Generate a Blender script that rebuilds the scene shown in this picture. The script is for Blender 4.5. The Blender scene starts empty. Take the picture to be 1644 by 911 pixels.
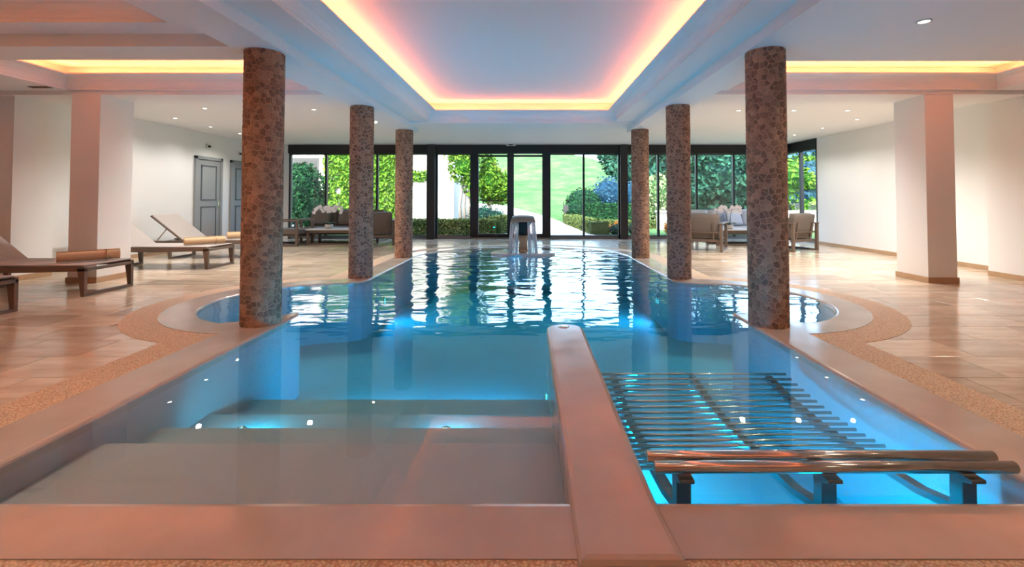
import bpy, bmesh, math, random
import numpy as np
from mathutils import Vector, Matrix
random.seed(7)
rng = np.random.default_rng(7)
S = bpy.context.scene
COL = S.collection
PI = math.pi

# ------------------------------------------------------------------ camera
cam_d = bpy.data.cameras.new('camera')
cam = bpy.data.objects.new('camera', cam_d); COL.objects.link(cam)
F_PX = 740.0
PITCH = math.radians(1.5)
cam_d.sensor_fit = 'HORIZONTAL'; cam_d.sensor_width = 36.0
cam_d.lens = F_PX / 1644 * 36.0
cam.location = (0, 0, 1.15)
cam.rotation_euler = (PI/2 + PITCH, 0, 0)
cam_d.shift_x = -27 / 1644
cam_d.shift_y = -(135.5 + F_PX * math.tan(PITCH)) / 1644
cam_d.clip_start = 0.05; cam_d.clip_end = 500
S.camera = cam

# ------------------------------------------------------------------ world, sun, exposure
world = bpy.data.worlds.new('world'); S.world = world
world.use_nodes = True
wn = world.node_tree.nodes; wl = world.node_tree.links
wn.clear()
sky = wn.new('ShaderNodeTexSky'); sky.sky_type = 'NISHITA'
sky.sun_disc = False; sky.sun_elevation = math.radians(48); sky.sun_rotation = math.radians(200)
sky.air_density = 1.0; sky.dust_density = 3.0; sky.ozone_density = 1.0
bg = wn.new('ShaderNodeBackground'); bg.inputs[1].default_value = 1.8
wo = wn.new('ShaderNodeOutputWorld')
wl.new(sky.outputs[0], bg.inputs[0]); wl.new(bg.outputs[0], wo.inputs[0])
sun_d = bpy.data.lights.new('sun', 'SUN'); sun_d.energy = 4.4; sun_d.angle = math.radians(12)
sun_d.color = (1.0, 0.96, 0.88)
sun = bpy.data.objects.new('sun', sun_d); COL.objects.link(sun)
sun.rotation_euler = (math.radians(44), 0, math.radians(-22))
S.view_settings.view_transform = 'Standard'
S.view_settings.look = 'None'
S.view_settings.gamma = 1.0
S.view_settings.use_curve_mapping = False
S.view_settings.exposure = 0.45
LED_STRENGTH = 50.0
SPOT_W = 70.0
POOL_W = 25.0
S.cycles.max_bounces = 10
S.cycles.diffuse_bounces = 5
S.cycles.glossy_bounces = 4
S.cycles.transmission_bounces = 4
S.cycles.transparent_max_bounces = 24
S.cycles.caustics_reflective = False
S.cycles.caustics_refractive = False
S.cycles.sample_clamp_indirect = 6.0
S.cycles.use_denoising = True

# ------------------------------------------------------------------ material helpers
def lin(c):
    r = []
    for v in c[:3]:
        v = v / 255.0
        r.append(v / 12.92 if v <= 0.04045 else ((v + 0.055) / 1.055) ** 2.4)
    return (r[0], r[1], r[2], 1.0)
def newmat(name):
    m = bpy.data.materials.new(name); m.use_nodes = True
    n = m.node_tree.nodes; l = m.node_tree.links
    return m, n, l, n['Principled BSDF']
def plain(name, c, rough=0.5, metal=0.0, noise=0.0, nscale=8.0, bump=0.0, bscale=60.0, spec=None):
    m, n, l, b = newmat(name)
    col = lin(c)
    b.inputs['Roughness'].default_value = rough
    b.inputs['Metallic'].default_value = metal
    if spec is not None: b.inputs['Specular IOR Level'].default_value = spec
    if noise > 0:
        tc = n.new('ShaderNodeTexCoord'); t = n.new('ShaderNodeTexNoise'); t.inputs['Scale'].default_value = nscale
        t.inputs['Detail'].default_value = 5
        l.new(tc.outputs['Object'], t.inputs['Vector'])
        mx = n.new('ShaderNodeMix'); mx.data_type = 'RGBA'
        mx.inputs['A'].default_value = tuple(v * (1 - noise) for v in col[:3]) + (1,)
        mx.inputs['B'].default_value = tuple(min(1, v * (1 + noise)) for v in col[:3]) + (1,)
        l.new(t.outputs['Fac'], mx.inputs['Factor']); l.new(mx.outputs['Result'], b.inputs['Base Color'])
    else:
        b.inputs['Base Color'].default_value = col
    if bump > 0:
        tc = n.new('ShaderNodeTexCoord'); t = n.new('ShaderNodeTexNoise'); t.inputs['Scale'].default_value = bscale
        t.inputs['Detail'].default_value = 3
        l.new(tc.outputs['Object'], t.inputs['Vector'])
        bp = n.new('ShaderNodeBump'); bp.inputs['Strength'].default_value = bump; bp.inputs['Distance'].default_value = 0.01
        l.new(t.outputs['Fac'], bp.inputs['Height']); l.new(bp.outputs['Normal'], b.inputs['Normal'])
    return m
def attr_mat(name, dark, light, rough=0.5, spec=0.5, trans=0.0, fine=0.0):
    """two colours mixed by the per-piece value stored in colour attribute 'Col'"""
    m, n, l, b = newmat(name)
    a = n.new('ShaderNodeAttribute'); a.attribute_name = 'Col'
    mx = n.new('ShaderNodeMix'); mx.data_type = 'RGBA'
    mx.inputs['A'].default_value = lin(dark); mx.inputs['B'].default_value = lin(light)
    l.new(a.outputs['Fac'], mx.inputs['Factor'])
    out = mx.outputs['Result']
    if fine > 0:
        tc = n.new('ShaderNodeTexCoord'); t = n.new('ShaderNodeTexNoise'); t.inputs['Scale'].default_value = 45
        t.inputs['Detail'].default_value = 4
        l.new(tc.outputs['Object'], t.inputs['Vector'])
        rm = n.new('ShaderNodeMapRange'); rm.inputs['To Min'].default_value = 1 - fine; rm.inputs['To Max'].default_value = 1 + fine
        l.new(t.outputs['Fac'], rm.inputs['Value'])
        vm = n.new('ShaderNodeVectorMath'); vm.operation = 'SCALE'
        l.new(out, vm.inputs[0]); l.new(rm.outputs['Result'], vm.inputs['Scale'])
        out = vm.outputs['Vector']
    l.new(out, b.inputs['Base Color'])
    b.inputs['Roughness'].default_value = rough
    b.inputs['Specular IOR Level'].default_value = spec
    return m
def emis(name, c, s):
    m, n, l, b = newmat(name)
    b.inputs['Base Color'].default_value = (0.8, 0.8, 0.8, 1)
    b.inputs['Emission Color'].default_value = tuple(c) + (1,)
    b.inputs['Emission Strength'].default_value = s
    return m

def travertine():
    m, n, l, b = newmat('travertine')
    geo = n.new('ShaderNodeNewGeometry')
    a = n.new('ShaderNodeAttribute'); a.attribute_name = 'Col'
    mp = n.new('ShaderNodeMapping'); mp.inputs['Scale'].default_value = (1.2, 5.0, 1.0)
    l.new(geo.outputs['Position'], mp.inputs['Vector'])
    sc = n.new('ShaderNodeVectorMath'); sc.operation = 'ADD'
    ml = n.new('ShaderNodeVectorMath'); ml.operation = 'SCALE'; ml.inputs['Scale'].default_value = 31.0
    l.new(a.outputs['Color'], ml.inputs[0]); l.new(mp.outputs['Vector'], sc.inputs[0]); l.new(ml.outputs['Vector'], sc.inputs[1])
    t = n.new('ShaderNodeTexNoise'); t.inputs['Scale'].default_value = 1.6; t.inputs['Detail'].default_value = 6; t.inputs['Roughness'].default_value = 0.62
    l.new(sc.outputs['Vector'], t.inputs['Vector'])
    r = n.new('ShaderNodeValToRGB')
    r.color_ramp.elements[0].position = 0.3; r.color_ramp.elements[0].color = lin((186, 160, 134))
    r.color_ramp.elements[1].position = 0.62; r.color_ramp.elements[1].color = lin((218, 199, 174))
    l.new(t.outputs['Fac'], r.inputs['Fac'])
    rm = n.new('ShaderNodeMapRange'); rm.inputs['To Min'].default_value = 0.72; rm.inputs['To Max'].default_value = 1.06
    l.new(a.outputs['Fac'], rm.inputs['Value'])
    vm = n.new('ShaderNodeVectorMath'); vm.operation = 'SCALE'
    l.new(r.outputs['Color'], vm.inputs[0]); l.new(rm.outputs['Result'], vm.inputs['Scale'])
    l.new(vm.outputs['Vector'], b.inputs['Base Color'])
    b.inputs['Roughness'].default_value = 0.15
    return m
def pebble():
    m, n, l, b = newmat('pebble_wash')
    geo = n.new('ShaderNodeNewGeometry')
    v = n.new('ShaderNodeTexVoronoi'); v.inputs['Scale'].default_value = 95
    l.new(geo.outputs['Position'], v.inputs['Vector'])
    r = n.new('ShaderNodeValToRGB')
    r.color_ramp.elements[0].color = lin((234, 214, 186)); r.color_ramp.elements[1].color = lin((182, 152, 120))
    r.color_ramp.elements[0].position = 0.15; r.color_ramp.elements[1].position = 0.75
    l.new(v.outputs['Distance'], r.inputs['Fac'])
    mx = n.new('ShaderNodeMix'); mx.data_type = 'RGBA'; mx.blend_type = 'MULTIPLY'; mx.inputs['Factor'].default_value = 0.12
    l.new(r.outputs['Color'], mx.inputs['A']); l.new(v.outputs['Color'], mx.inputs['B'])
    l.new(mx.outputs['Result'], b.inputs['Base Color'])
    bp = n.new('ShaderNodeBump'); bp.inputs['Strength'].default_value = 0.7; bp.inputs['Distance'].default_value = 0.004; bp.invert = True
    l.new(v.outputs['Distance'], bp.inputs['Height']); l.new(bp.outputs['Normal'], b.inputs['Normal'])
    b.inputs['Roughness'].default_value = 0.7
    return m
def coping_mat():
    m, n, l, b = newmat('wet_coping')
    geo = n.new('ShaderNodeNewGeometry')
    t = n.new('ShaderNodeTexNoise'); t.inputs['Scale'].default_value = 1.8; t.inputs['Detail'].default_value = 6
    l.new(geo.outputs['Position'], t.inputs['Vector'])
    r = n.new('ShaderNodeValToRGB')
    r.color_ramp.elements[0].position = 0.3; r.color_ramp.elements[0].color = lin((172, 158, 146))
    r.color_ramp.elements[1].position = 0.7; r.color_ramp.elements[1].color = lin((192, 180, 168))
    l.new(t.outputs['Fac'], r.inputs['Fac']); l.new(r.outputs['Color'], b.inputs['Base Color'])
    t2 = n.new('ShaderNodeTexNoise'); t2.inputs['Scale'].default_value = 2.6; t2.inputs['Detail'].default_value = 2
    l.new(geo.outputs['Position'], t2.inputs['Vector'])
    rr = n.new('ShaderNodeMapRange'); rr.inputs['From Min'].default_value = 0.2; rr.inputs['From Max'].default_value = 0.8
    rr.inputs['To Min'].default_value = 0.08; rr.inputs['To Max'].default_value = 0.3
    l.new(t2.outputs['Fac'], rr.inputs['Value']); l.new(rr.outputs['Result'], b.inputs['Roughness'])
    bp = n.new('ShaderNodeBump'); bp.inputs['Strength'].default_value = 0.15; bp.inputs['Distance'].default_value = 0.01
    l.new(t2.outputs['Fac'], bp.inputs['Height']); l.new(bp.outputs['Normal'], b.inputs['Normal'])
    return m
def schlick(n, l, f0, normal=None):
    lw = n.new('ShaderNodeLayerWeight'); lw.inputs['Blend'].default_value = 0.5
    if normal is not None: l.new(normal, lw.inputs['Normal'])
    pw = n.new('ShaderNodeMath'); pw.operation = 'POWER'; pw.inputs[1].default_value = 5.0
    l.new(lw.outputs['Facing'], pw.inputs[0])
    mr = n.new('ShaderNodeMapRange'); mr.inputs['To Min'].default_value = f0; mr.inputs['To Max'].default_value = 1.0
    l.new(pw.outputs['Value'], mr.inputs['Value'])
    return mr.outputs['Result']
def water_mat():
    m, n, l, b = newmat('pool_water'); n.remove(b)
    out = n['Material Output']
    geo = n.new('ShaderNodeNewGeometry')
    # ripples: strong round the fountain, dying away towards the steps
    d = n.new('ShaderNodeVectorMath'); d.operation = 'DISTANCE'; d.inputs[1].default_value = (-0.13, 9.8, 0)
    l.new(geo.outputs['Position'], d.inputs[0])
    amp = n.new('ShaderNodeMapRange'); amp.inputs['From Min'].default_value = 1.0; amp.inputs['From Max'].default_value = 6.8
    amp.inputs['To Min'].default_value = 1.0; amp.inputs['To Max'].default_value = 0.008
    l.new(d.outputs['Value'], amp.inputs['Value'])
    mp = n.new('ShaderNodeMapping'); mp.inputs['Scale'].default_value = (0.8, 1.5, 1.0)
    l.new(geo.outputs['Position'], mp.inputs['Vector'])
    t1 = n.new('ShaderNodeTexNoise'); t1.inputs['Scale'].default_value = 2.1; t1.inputs['Detail'].default_value = 2.5; t1.inputs['Roughness'].default_value = 0.45
    l.new(mp.outputs['Vector'], t1.inputs['Vector'])
    mu = n.new('ShaderNodeMath'); mu.operation = 'MULTIPLY'
    l.new(t1.outputs['Fac'], mu.inputs[0]); l.new(amp.outputs['Result'], mu.inputs[1])
    bp = n.new('ShaderNodeBump'); bp.inputs['Strength'].default_value = 1.0; bp.inputs['Distance'].default_value = 0.045
    l.new(mu.outputs['Value'], bp.inputs['Height'])
    fr = schlick(n, l, 0.025, bp.outputs['Normal'])
    tr = n.new('ShaderNodeBsdfTransparent'); tr.inputs['Color'].default_value = (0.97, 0.99, 1.0, 1)
    gl = n.new('ShaderNodeBsdfGlossy'); gl.inputs['Roughness'].default_value = 0.0
    l.new(bp.outputs['Normal'], gl.inputs['Normal'])
    mx = n.new('ShaderNodeMixShader')
    l.new(fr, mx.inputs['Fac']); l.new(tr.outputs[0], mx.inputs[1]); l.new(gl.outputs[0], mx.inputs[2])
    l.new(mx.outputs[0], out.inputs['Surface'])
    va = n.new('ShaderNodeVolumeAbsorption'); va.inputs['Color'].default_value = (0.0, 0.86, 0.95, 1); va.inputs['Density'].default_value = 0.75
    l.new(va.outputs[0], out.inputs['Volume'])
    return m
def glass_mat(name='window_glass', tint=(0.93, 0.97, 0.96, 1), ior=1.4):
    m, n, l, b = newmat(name); n.remove(b)
    out = n['Material Output']
    fr = schlick(n, l, 0.035)
    tr = n.new('ShaderNodeBsdfTransparent'); tr.inputs['Color'].default_value = tint
    gl = n.new('ShaderNodeBsdfGlossy'); gl.inputs['Roughness'].default_value = 0.0
    mx = n.new('ShaderNodeMixShader')
    l.new(fr, mx.inputs['Fac']); l.new(tr.outputs[0], mx.inputs[1]); l.new(gl.outputs[0], mx.inputs[2])
    l.new(mx.outputs[0], out.inputs['Surface'])
    return m
def jet_mat():
    m, n, l, b = newmat('falling_water'); n.remove(b)
    out = n['Material Output']
    tr = n.new('ShaderNodeBsdfTransparent'); tr.inputs['Color'].default_value = (0.96, 0.98, 1, 1)
    df = n.new('ShaderNodeBsdfDiffuse'); df.inputs['Color'].default_value = (0.9, 0.93, 0.95, 1)
    gl = n.new('ShaderNodeBsdfGlossy'); gl.inputs['Roughness'].default_value = 0.08
    m1 = n.new('ShaderNodeMixShader'); m1.inputs['Fac'].default_value = 0.5
    m2 = n.new('ShaderNodeMixShader'); m2.inputs['Fac'].default_value = 0.3
    l.new(tr.outputs[0], m1.inputs[1]); l.new(df.outputs[0], m1.inputs[2])
    l.new(m1.outputs[0], m2.inputs[1]); l.new(gl.outputs[0], m2.inputs[2])
    l.new(m2.outputs[0], out.inputs['Surface'])
    return m

M = {
 'white': plain('white_plaster', (232, 230, 226), 0.75, noise=0.015, nscale=3),
 'ceil': plain('ceiling_paint', (238, 236, 234), 0.7),
 'trav': travertine(), 'pebble': pebble(), 'coping': coping_mat(), 'water': water_mat(),
 'grout': plain('grout', (150, 126, 102), 0.8, noise=0.1),
 'base': plain('travertine_skirting', (178, 146, 112), 0.35, noise=0.18, nscale=4),
 'liner': plain('pool_liner', (184, 174, 174), 0.55, noise=0.06, nscale=3),
 'stone': attr_mat('column_stone', (104, 74, 54), (168, 132, 104), 0.5, fine=0.25),
 'mortar': plain('column_mortar', (180, 142, 116), 0.8, noise=0.1, nscale=30, bump=0.2),
 'black': plain('black_aluminium', (14, 15, 16), 0.45),
 'post': plain('charcoal_post', (40, 38, 37), 0.5),
 'rail': plain('threshold_aluminium', (120, 120, 118), 0.4, metal=0.6),
 'glass': glass_mat(),
 'door': plain('grey_door_paint', (142, 145, 146), 0.5),
 'door_dark': plain('door_rebate', (84, 90, 96), 0.5),
 'steel': plain('stainless_steel', (200, 196, 190), 0.16, metal=1.0),
 'fsteel': plain('brushed_fountain_steel', (140, 132, 124), 0.34, metal=1.0),
 'steel_dark': plain('submerged_steel', (120, 122, 122), 0.35, metal=0.9),
 'frame': plain('taupe_aluminium', (102, 86, 74), 0.45, noise=0.03),
 'sling': plain('taupe_sling_fabric', (164, 154, 146), 0.8, bump=0.15, bscale=300),
 'towel': plain('beige_towel', (205, 172, 134), 0.95, noise=0.08, nscale=20, bump=0.5, bscale=180),
 'cush': plain('taupe_cushion', (108, 98, 90), 0.9, noise=0.04, bump=0.1, bscale=200),
 'cush_l': plain('light_grey_cushion', (196, 196, 198), 0.9, noise=0.03, bump=0.1, bscale=200),
 'pillow': plain('pale_blue_pillow', (184, 190, 204), 0.9, noise=0.04),
 'tabletop': plain('pale_stone_tabletop', (190, 184, 178), 0.3, noise=0.05),
 'pot': plain('stone_pot', (186, 180, 172), 0.6, noise=0.08),
 'petal': plain('orchid_petal', (238, 234, 236), 0.6),
 'petal_core': plain('orchid_core', (176, 96, 130), 0.6),
 'stem': plain('orchid_stem', (70, 84, 52), 0.6),
 'leaf_d': attr_mat('dark_leaves', (10, 36, 25), (34, 76, 42), 0.8, spec=0.08),
 'leaf_t': attr_mat('teal_tree_leaves', (12, 40, 38), (42, 84, 66), 0.8, spec=0.08),
 'leaf_b': attr_mat('blue_conifer_leaves', (18, 48, 68), (54, 84, 102), 0.8, spec=0.08),
 'leaf_g': attr_mat('bright_leaves', (28, 68, 16), (96, 130, 38), 0.8, spec=0.08),
 'leaf_h': attr_mat('hedge_leaves', (46, 64, 34), (98, 112, 62), 0.8, spec=0.08),
 'leaf_p': attr_mat('pale_shrub_leaves', (54, 82, 46), (124, 136, 98), 0.8, spec=0.08),
 'leaf_o': attr_mat('orange_flowers', (150, 90, 32), (200, 140, 70), 0.8, spec=0.08),
 'leaf_w': attr_mat('white_flowers', (120, 140, 112), (200, 200, 192), 0.8, spec=0.08),
 'bark': plain('bark', (120, 110, 102), 0.9, noise=0.25, nscale=6, bump=0.6, bscale=20),
 'render': plain('house_render', (186, 178, 170), 0.85, noise=0.03, nscale=2),
 'roof': plain('roof_tile', (170, 110, 80), 0.8, noise=0.2),
 'path': plain('pale_gravel', (150, 142, 136), 0.95, noise=0.08, nscale=3),
 'lampglass': emis('downlight_lens', (1.0, 0.86, 0.66), 14.0),
 'led': emis('warm_led', (1.0, 0.215, 0.075), LED_STRENGTH),
 'poollamp': emis('pool_lamp_lens', (0.12, 0.78, 1.0), 5.0),
 'plasticw': plain('white_plastic', (210, 208, 204), 0.4),
 'vent': plain('vent_slot', (96, 78, 62), 0.6),
}

# ------------------------------------------------------------------ mesh helpers
class MB:
    def __init__(s): s.v = []; s.f = []; s.c = None
    def add(s, vs, fs, mat=None):
        o = len(s.v)
        for p in vs:
            p = Vector(p)
            s.v.append(tuple(mat @ p) if mat is not None else tuple(p))
        for f in fs: s.f.append(tuple(i + o for i in f))
        return s
    def box(s, x0, x1, y0, y1, z0, z1, mat=None):
        vs = [(x0,y0,z0),(x1,y0,z0),(x1,y1,z0),(x0,y1,z0),(x0,y0,z1),(x1,y0,z1),(x1,y1,z1),(x0,y1,z1)]
        return s.add(vs, [(0,3,2,1),(4,5,6,7),(0,1,5,4),(1,2,6,5),(2,3,7,6),(3,0,4,7)], mat)
    def tube(s, pts, r, n=10, cap=True):
        pts = [Vector(p) for p in pts]; rings = []
        rs = r if isinstance(r, (list, tuple)) else [r] * len(pts)
        vs = []
        up0 = None
        for i, p in enumerate(pts):
            a = pts[max(0, i-1)]; b = pts[min(len(pts)-1, i+1)]
            t = (b - a).normalized()
            ref = Vector((0,0,1)) if abs(t.z) < 0.95 else Vector((0,1,0))
            if up0 is not None: ref = up0
            u = t.cross(ref)
            if u.length < 1e-5: u = t.cross(Vector((1,0,0)))
            u.normalize(); w = u.cross(t).normalized(); up0 = w
            for k in range(n):
                an = 2*PI*k/n
                vs.append(p + (u*math.cos(an) + w*math.sin(an)) * rs[i])
        fs = []
        for i in range(len(pts)-1):
            for k in range(n):
                fs.append((i*n+k, i*n+(k+1)%n, (i+1)*n+(k+1)%n, (i+1)*n+k))
        if cap:
            fs.append(tuple(range(n-1, -1, -1))); fs.append(tuple((len(pts)-1)*n+k for k in range(n)))
        return s.add(vs, fs)
    def lathe(s, prof, n=24, loc=(0,0,0), sy=1.0):
        vs = []
        for r, z in prof:
            for k in range(n):
                a = 2*PI*k/n
                vs.append((loc[0]+r*math.cos(a), loc[1]+r*sy*math.sin(a), loc[2]+z))
        fs = []
        for i in range(len(prof)-1):
            for k in range(n):
                fs.append((i*n+k, i*n+(k+1)%n, (i+1)*n+(k+1)%n, (i+1)*n+k))
        fs.append(tuple(range(n-1,-1,-1))); fs.append(tuple((len(prof)-1)*n+k for k in range(n)))
        return s.add(vs, fs)
    def prism(s, poly, a, b, axis='y'):
        """extrude a 2-D polygon (u, z) along an axis from a to b"""
        n = len(poly); vs = []
        for t in (a, b):
            for u, z in poly:
                vs.append((u, t, z) if axis == 'y' else (t, u, z) if axis == 'x' else (u, z, t))
        fs = [tuple(range(n-1,-1,-1)), tuple(range(n, 2*n))]
        for k in range(n): fs.append((k, (k+1)%n, n+(k+1)%n, n+k))
        return s.add(vs, fs)
    def build(s, name, mat, parent=None, smooth=False, bevel=0.0, seg=2, fix=True, sub=0):
        me = bpy.data.meshes.new(name)
        me.from_pydata(s.v, [], s.f)
        if fix:
            bm = bmesh.new(); bm.from_mesh(me)
            bmesh.ops.recalc_face_normals(bm, faces=bm.faces[:]); bm.to_mesh(me); bm.free()
        if mat: me.materials.append(M[mat])
        if smooth: me.polygons.foreach_set('use_smooth', [True]*len(me.polygons))
        o = bpy.data.objects.new(name, me); COL.objects.link(o)
        if parent is not None: o.parent = parent
        if bevel > 0:
            bv = o.modifiers.new('bevel', 'BEVEL'); bv.width = bevel; bv.segments = seg; bv.limit_method = 'ANGLE'
            if seg > 2: me.polygons.foreach_set('use_smooth', [True]*len(me.polygons))
        if sub:
            sb = o.modifiers.new('sub', 'SUBSURF'); sb.levels = sub; sb.render_levels = sub
        return o
def tag(o, label, cat=None, group=None, kind=None):
    o['label'] = label
    if cat: o['category'] = cat
    if group: o['group'] = group
    if kind: o['kind'] = kind
    return o
def struct(o, label=None):
    o['kind'] = 'structure'
    if label: o['label'] = label
    return o
def empty(name, loc=(0,0,0), rz=0.0):
    o = bpy.data.objects.new(name, None); COL.objects.link(o)
    o.location = loc; o.rotation_euler = (0,0,rz); o.empty_display_size = 0.1
    return o
def copy_tree(o, parent=None):
    c = o.copy(); COL.objects.link(c); c.parent = parent
    for ch in list(o.children): copy_tree(ch, c)
    return c
def setcol(o, vals):
    """one value per face -> corner colour attribute Col"""
    me = o.data
    at = me.color_attributes.new('Col', 'FLOAT_COLOR', 'CORNER')
    arr = np.empty((len(me.loops), 4), np.float32)
    ls = np.array([p.loop_start for p in me.polygons]); lt = np.array([p.loop_total for p in me.polygons])
    for v, a, b in zip(vals, ls, lt): arr[a:a+b] = (v, v, v, 1)
    at.data.foreach_set('color', arr.ravel())
def rect_loop(x0, x1, y0, y1): return [(x0,y0),(x1,y0),(x1,y1),(x0,y1)]
def fill_between(outer, inner, z, name, mat, parent=None):
    bm = bmesh.new()
    for lp in (outer, inner):
        if lp is None: continue
        vs = [bm.verts.new((p[0], p[1], z)) for p in lp]
        for i in range(len(vs)): bm.edges.new((vs[i], vs[(i+1) % len(vs)]))
    bmesh.ops.triangle_fill(bm, use_beauty=True, use_dissolve=False, edges=bm.edges[:])
    for f in bm.faces:
        f.normal_update()
        if f.normal.z < 0: f.normal_flip()
    me = bpy.data.meshes.new(name); bm.to_mesh(me); bm.free()
    me.materials.append(M[mat])
    o = bpy.data.objects.new(name, me); COL.objects.link(o)
    if parent is not None: o.parent = parent
    return o

# ------------------------------------------------------------------ pool plan (metres; x right, y away from the camera)
XC = -0.13                       # centre line of the pool
PR = 2.02; PN = 1.78; PF = 9.1   # right edge, near edge, start of far arc
NC = (2.25, 5.28); NR = 1.03     # side basin centre and radius
def mirror(p): return (2*XC - p[0], p[1])
def right_side_water():
    p = [(PR, PN), (PR, 4.58), (PR+.012, 4.65), (PR+.05, 4.70), (PR+.10, 4.69), (PR+.16, 4.62), (2.26, 4.51), (2.42, 4.38)]
    for a in range(-70, 81, 6):
        p.append((NC[0] + NR*math.cos(math.radians(a)), NC[1] + NR*math.sin(math.radians(a))))
    p += [(2.28, 6.32), (2.15, 6.37), (2.06, 6.44), (PR, 6.56), (PR, PF)]
    return p
def right_side_outer(d, R, dn):
    x = PR + d
    dy = math.sqrt(R*R - (x-NC[0])**2)
    a0 = math.atan2(-dy, x-NC[0]); p = [(x, PN-dn), (x, NC[1]-dy)]
    N = 30
    for k in range(1, N): 
        a = a0 + (-2*a0) * k / N
        p.append((NC[0] + R*math.cos(a), NC[1] + R*math.sin(a)))
    p += [(x, NC[1]+dy), (x, PF)]
    return p
def full(side, a, b, n=36):
    arc = []
    for k in range(1, n):
        t = PI*k/n
        arc.append((XC + a*math.cos(t), PF + b*math.sin(t)))
    return side + arc + [mirror(p) for p in reversed(side)]
HW = PR - XC
WATER = full(right_side_water(), HW, 1.95)
COPE = full(right_side_outer(0.36, 1.34, 0.285), HW+.36, 1.95+.34)
BAND = full(right_side_outer(0.66, 1.62, 0.60), HW+.66, 1.95+.64)
def inside(pt, poly):
    x, y = pt; c = False; n = len(poly); j = n-1
    for i in range(n):
        xi, yi = poly[i]; xj, yj = poly[j]
        if (yi > y) != (yj > y) and x < (xj-xi)*(y-yi)/(yj-yi)+xi: c = not c
        j = i
    return c
def offset(poly, d):
    n = len(poly); r = []
    for i in range(n):
        a = Vector(poly[i-1]); b = Vector(poly[i]); c = Vector(poly[(i+1) % n])
        n1 = (b-a).normalized(); n2 = (c-b).normalized()
        nn = Vector((n1.y+n2.y, -(n1.x+n2.x)))
        if nn.length < 1e-6: nn = Vector((n1.y, -n1.x))
        nn.normalize()
        k = max(0.5, nn.dot(Vector((n1.y, -n1.x))))
        r.append((b.x + nn.x*d/k, b.y + nn.y*d/k))
    return r

XL, XR, YB, YG = -7.70, 7.42, -2.6, 13.45     # side walls, wall behind, glass wall
WATER_Z = -0.006

# ------------------------------------------------------------------ floor
floor = struct(fill_between(rect_loop(XL-.1, XR+.1, YB-.1, YG+.25), offset(COPE, 0.06), -0.005, 'floor', 'grout'),
               'polished travertine floor round the pool')
TW, TD = 0.60, 0.40
tiles = []
row = 0; y = YB
inner_guard = offset(WATER, 0.04)
while y < YG + .2:
    x = XL - (0.30 if row % 2 else 0.0) - (0.12 if row % 3 == 0 else 0)
    while x < XR:
        x0, x1, y0, y1 = max(x, XL), min(x+TW, XR), y, min(y+TD, YG+.2)
        if x1 - x0 > 0.03 and y1 - y0 > 0.03:
            cs = [(x0,y0),(x1,y0),(x1,y1),(x0,y1)]
            ins = [inside(c, BAND) for c in cs]
            if not all(ins) and not any(inside(c, inner_guard) for c in cs):
                tiles.append((x0, x1, y0, y1))
        x += TW
    y += TD; row += 1
def tile_area(t):
    cx, cy = (t[0]+t[1])/2, (t[2]+t[3])/2
    if cy < 1.2: return 0
    u = cx/cy*740 + 849
    if u < -40 or u > 1690: return 0
    return 1/cy**3
tiles.sort(key=tile_area, reverse=True)
tile_mesh = {}
J = 0.002
def tile_geo(mb, w, d, cx, cy):
    a, b, h = w/2-J, d/2-J, 0.0
    e = 0.0015
    vs = [(cx-a,cy-b,-.012),(cx+a,cy-b,-.012),(cx+a,cy+b,-.012),(cx-a,cy+b,-.012),
          (cx-a,cy-b,-e),(cx+a,cy-b,-e),(cx+a,cy+b,-e),(cx-a,cy+b,-e),
          (cx-a+e,cy-b+e,0),(cx+a-e,cy-b+e,0),(cx+a-e,cy+b-e,0),(cx-a+e,cy+b-e,0)]
    fs = [(0,1,5,4),(1,2,6,5),(2,3,7,6),(3,0,4,7),(4,5,9,8),(5,6,10,9),(6,7,11,10),(7,4,8,11),(8,9,10,11)]
    mb.add(vs, fs)
shades = [0.05, 0.2, 0.35, 0.5, 0.62, 0.75, 0.88, 1.0]
for t in tiles[:300]:
    w, d = t[1]-t[0], t[3]-t[2]
    key = (round(w, 3), round(d, 3), random.randrange(len(shades)))
    if key not in tile_mesh:
        mb = MB(); tile_geo(mb, w, d, 0, 0)
        o = mb.build('floor_tile', 'trav', floor, fix=False); setcol(o, [shades[key[2]]]*9)
        tile_mesh[key] = o.data
    else:
        o = bpy.data.objects.new('floor_tile', tile_mesh[key]); COL.objects.link(o); o.parent = floor
    o.location = ((t[0]+t[1])/2, (t[2]+t[3])/2, 0)
mb = MB(); vals = []
for t in tiles[300:]:
    tile_geo(mb, t[1]-t[0], t[3]-t[2], (t[0]+t[1])/2, (t[2]+t[3])/2); vals += [random.choice(shades)]*9
o = mb.build('far_floor_tiles', 'trav', floor, fix=False); setcol(o, vals); o['kind'] = 'stuff'

band = struct(fill_between(BAND, offset(COPE, -0.01), 0.003, 'pebble_border', 'pebble'), 'strip of beige washed pebbles round the pool coping')
mb = MB(); nB = len(BAND)
mb.add([(p[0],p[1],.003) for p in BAND] + [(p[0],p[1],-.02) for p in BAND], [(i,(i+1)%nB,nB+(i+1)%nB,nB+i) for i in range(nB)])
mb.build('border_edge', 'pebble', band)
cop = struct(fill_between(COPE, offset(WATER, 0.035), 0.007, 'pool_coping', 'coping'), 'smooth wet stone-coloured coping round the pool')
mb = MB()
loops = [(0.035, .007), (0.018, .004), (0.006, -.003), (0.0, -.012), (0.0, -.05)]
n = len(WATER); vs = []
for d, z in loops: vs += [(p[0], p[1], z) for p in (offset(WATER, d) if d else WATER)]
fs = [(k*n+i, k*n+(i+1) % n, (k+1)*n+(i+1) % n, (k+1)*n+i) for k in range(len(loops)-1) for i in range(n)]
nC = len(COPE)
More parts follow.
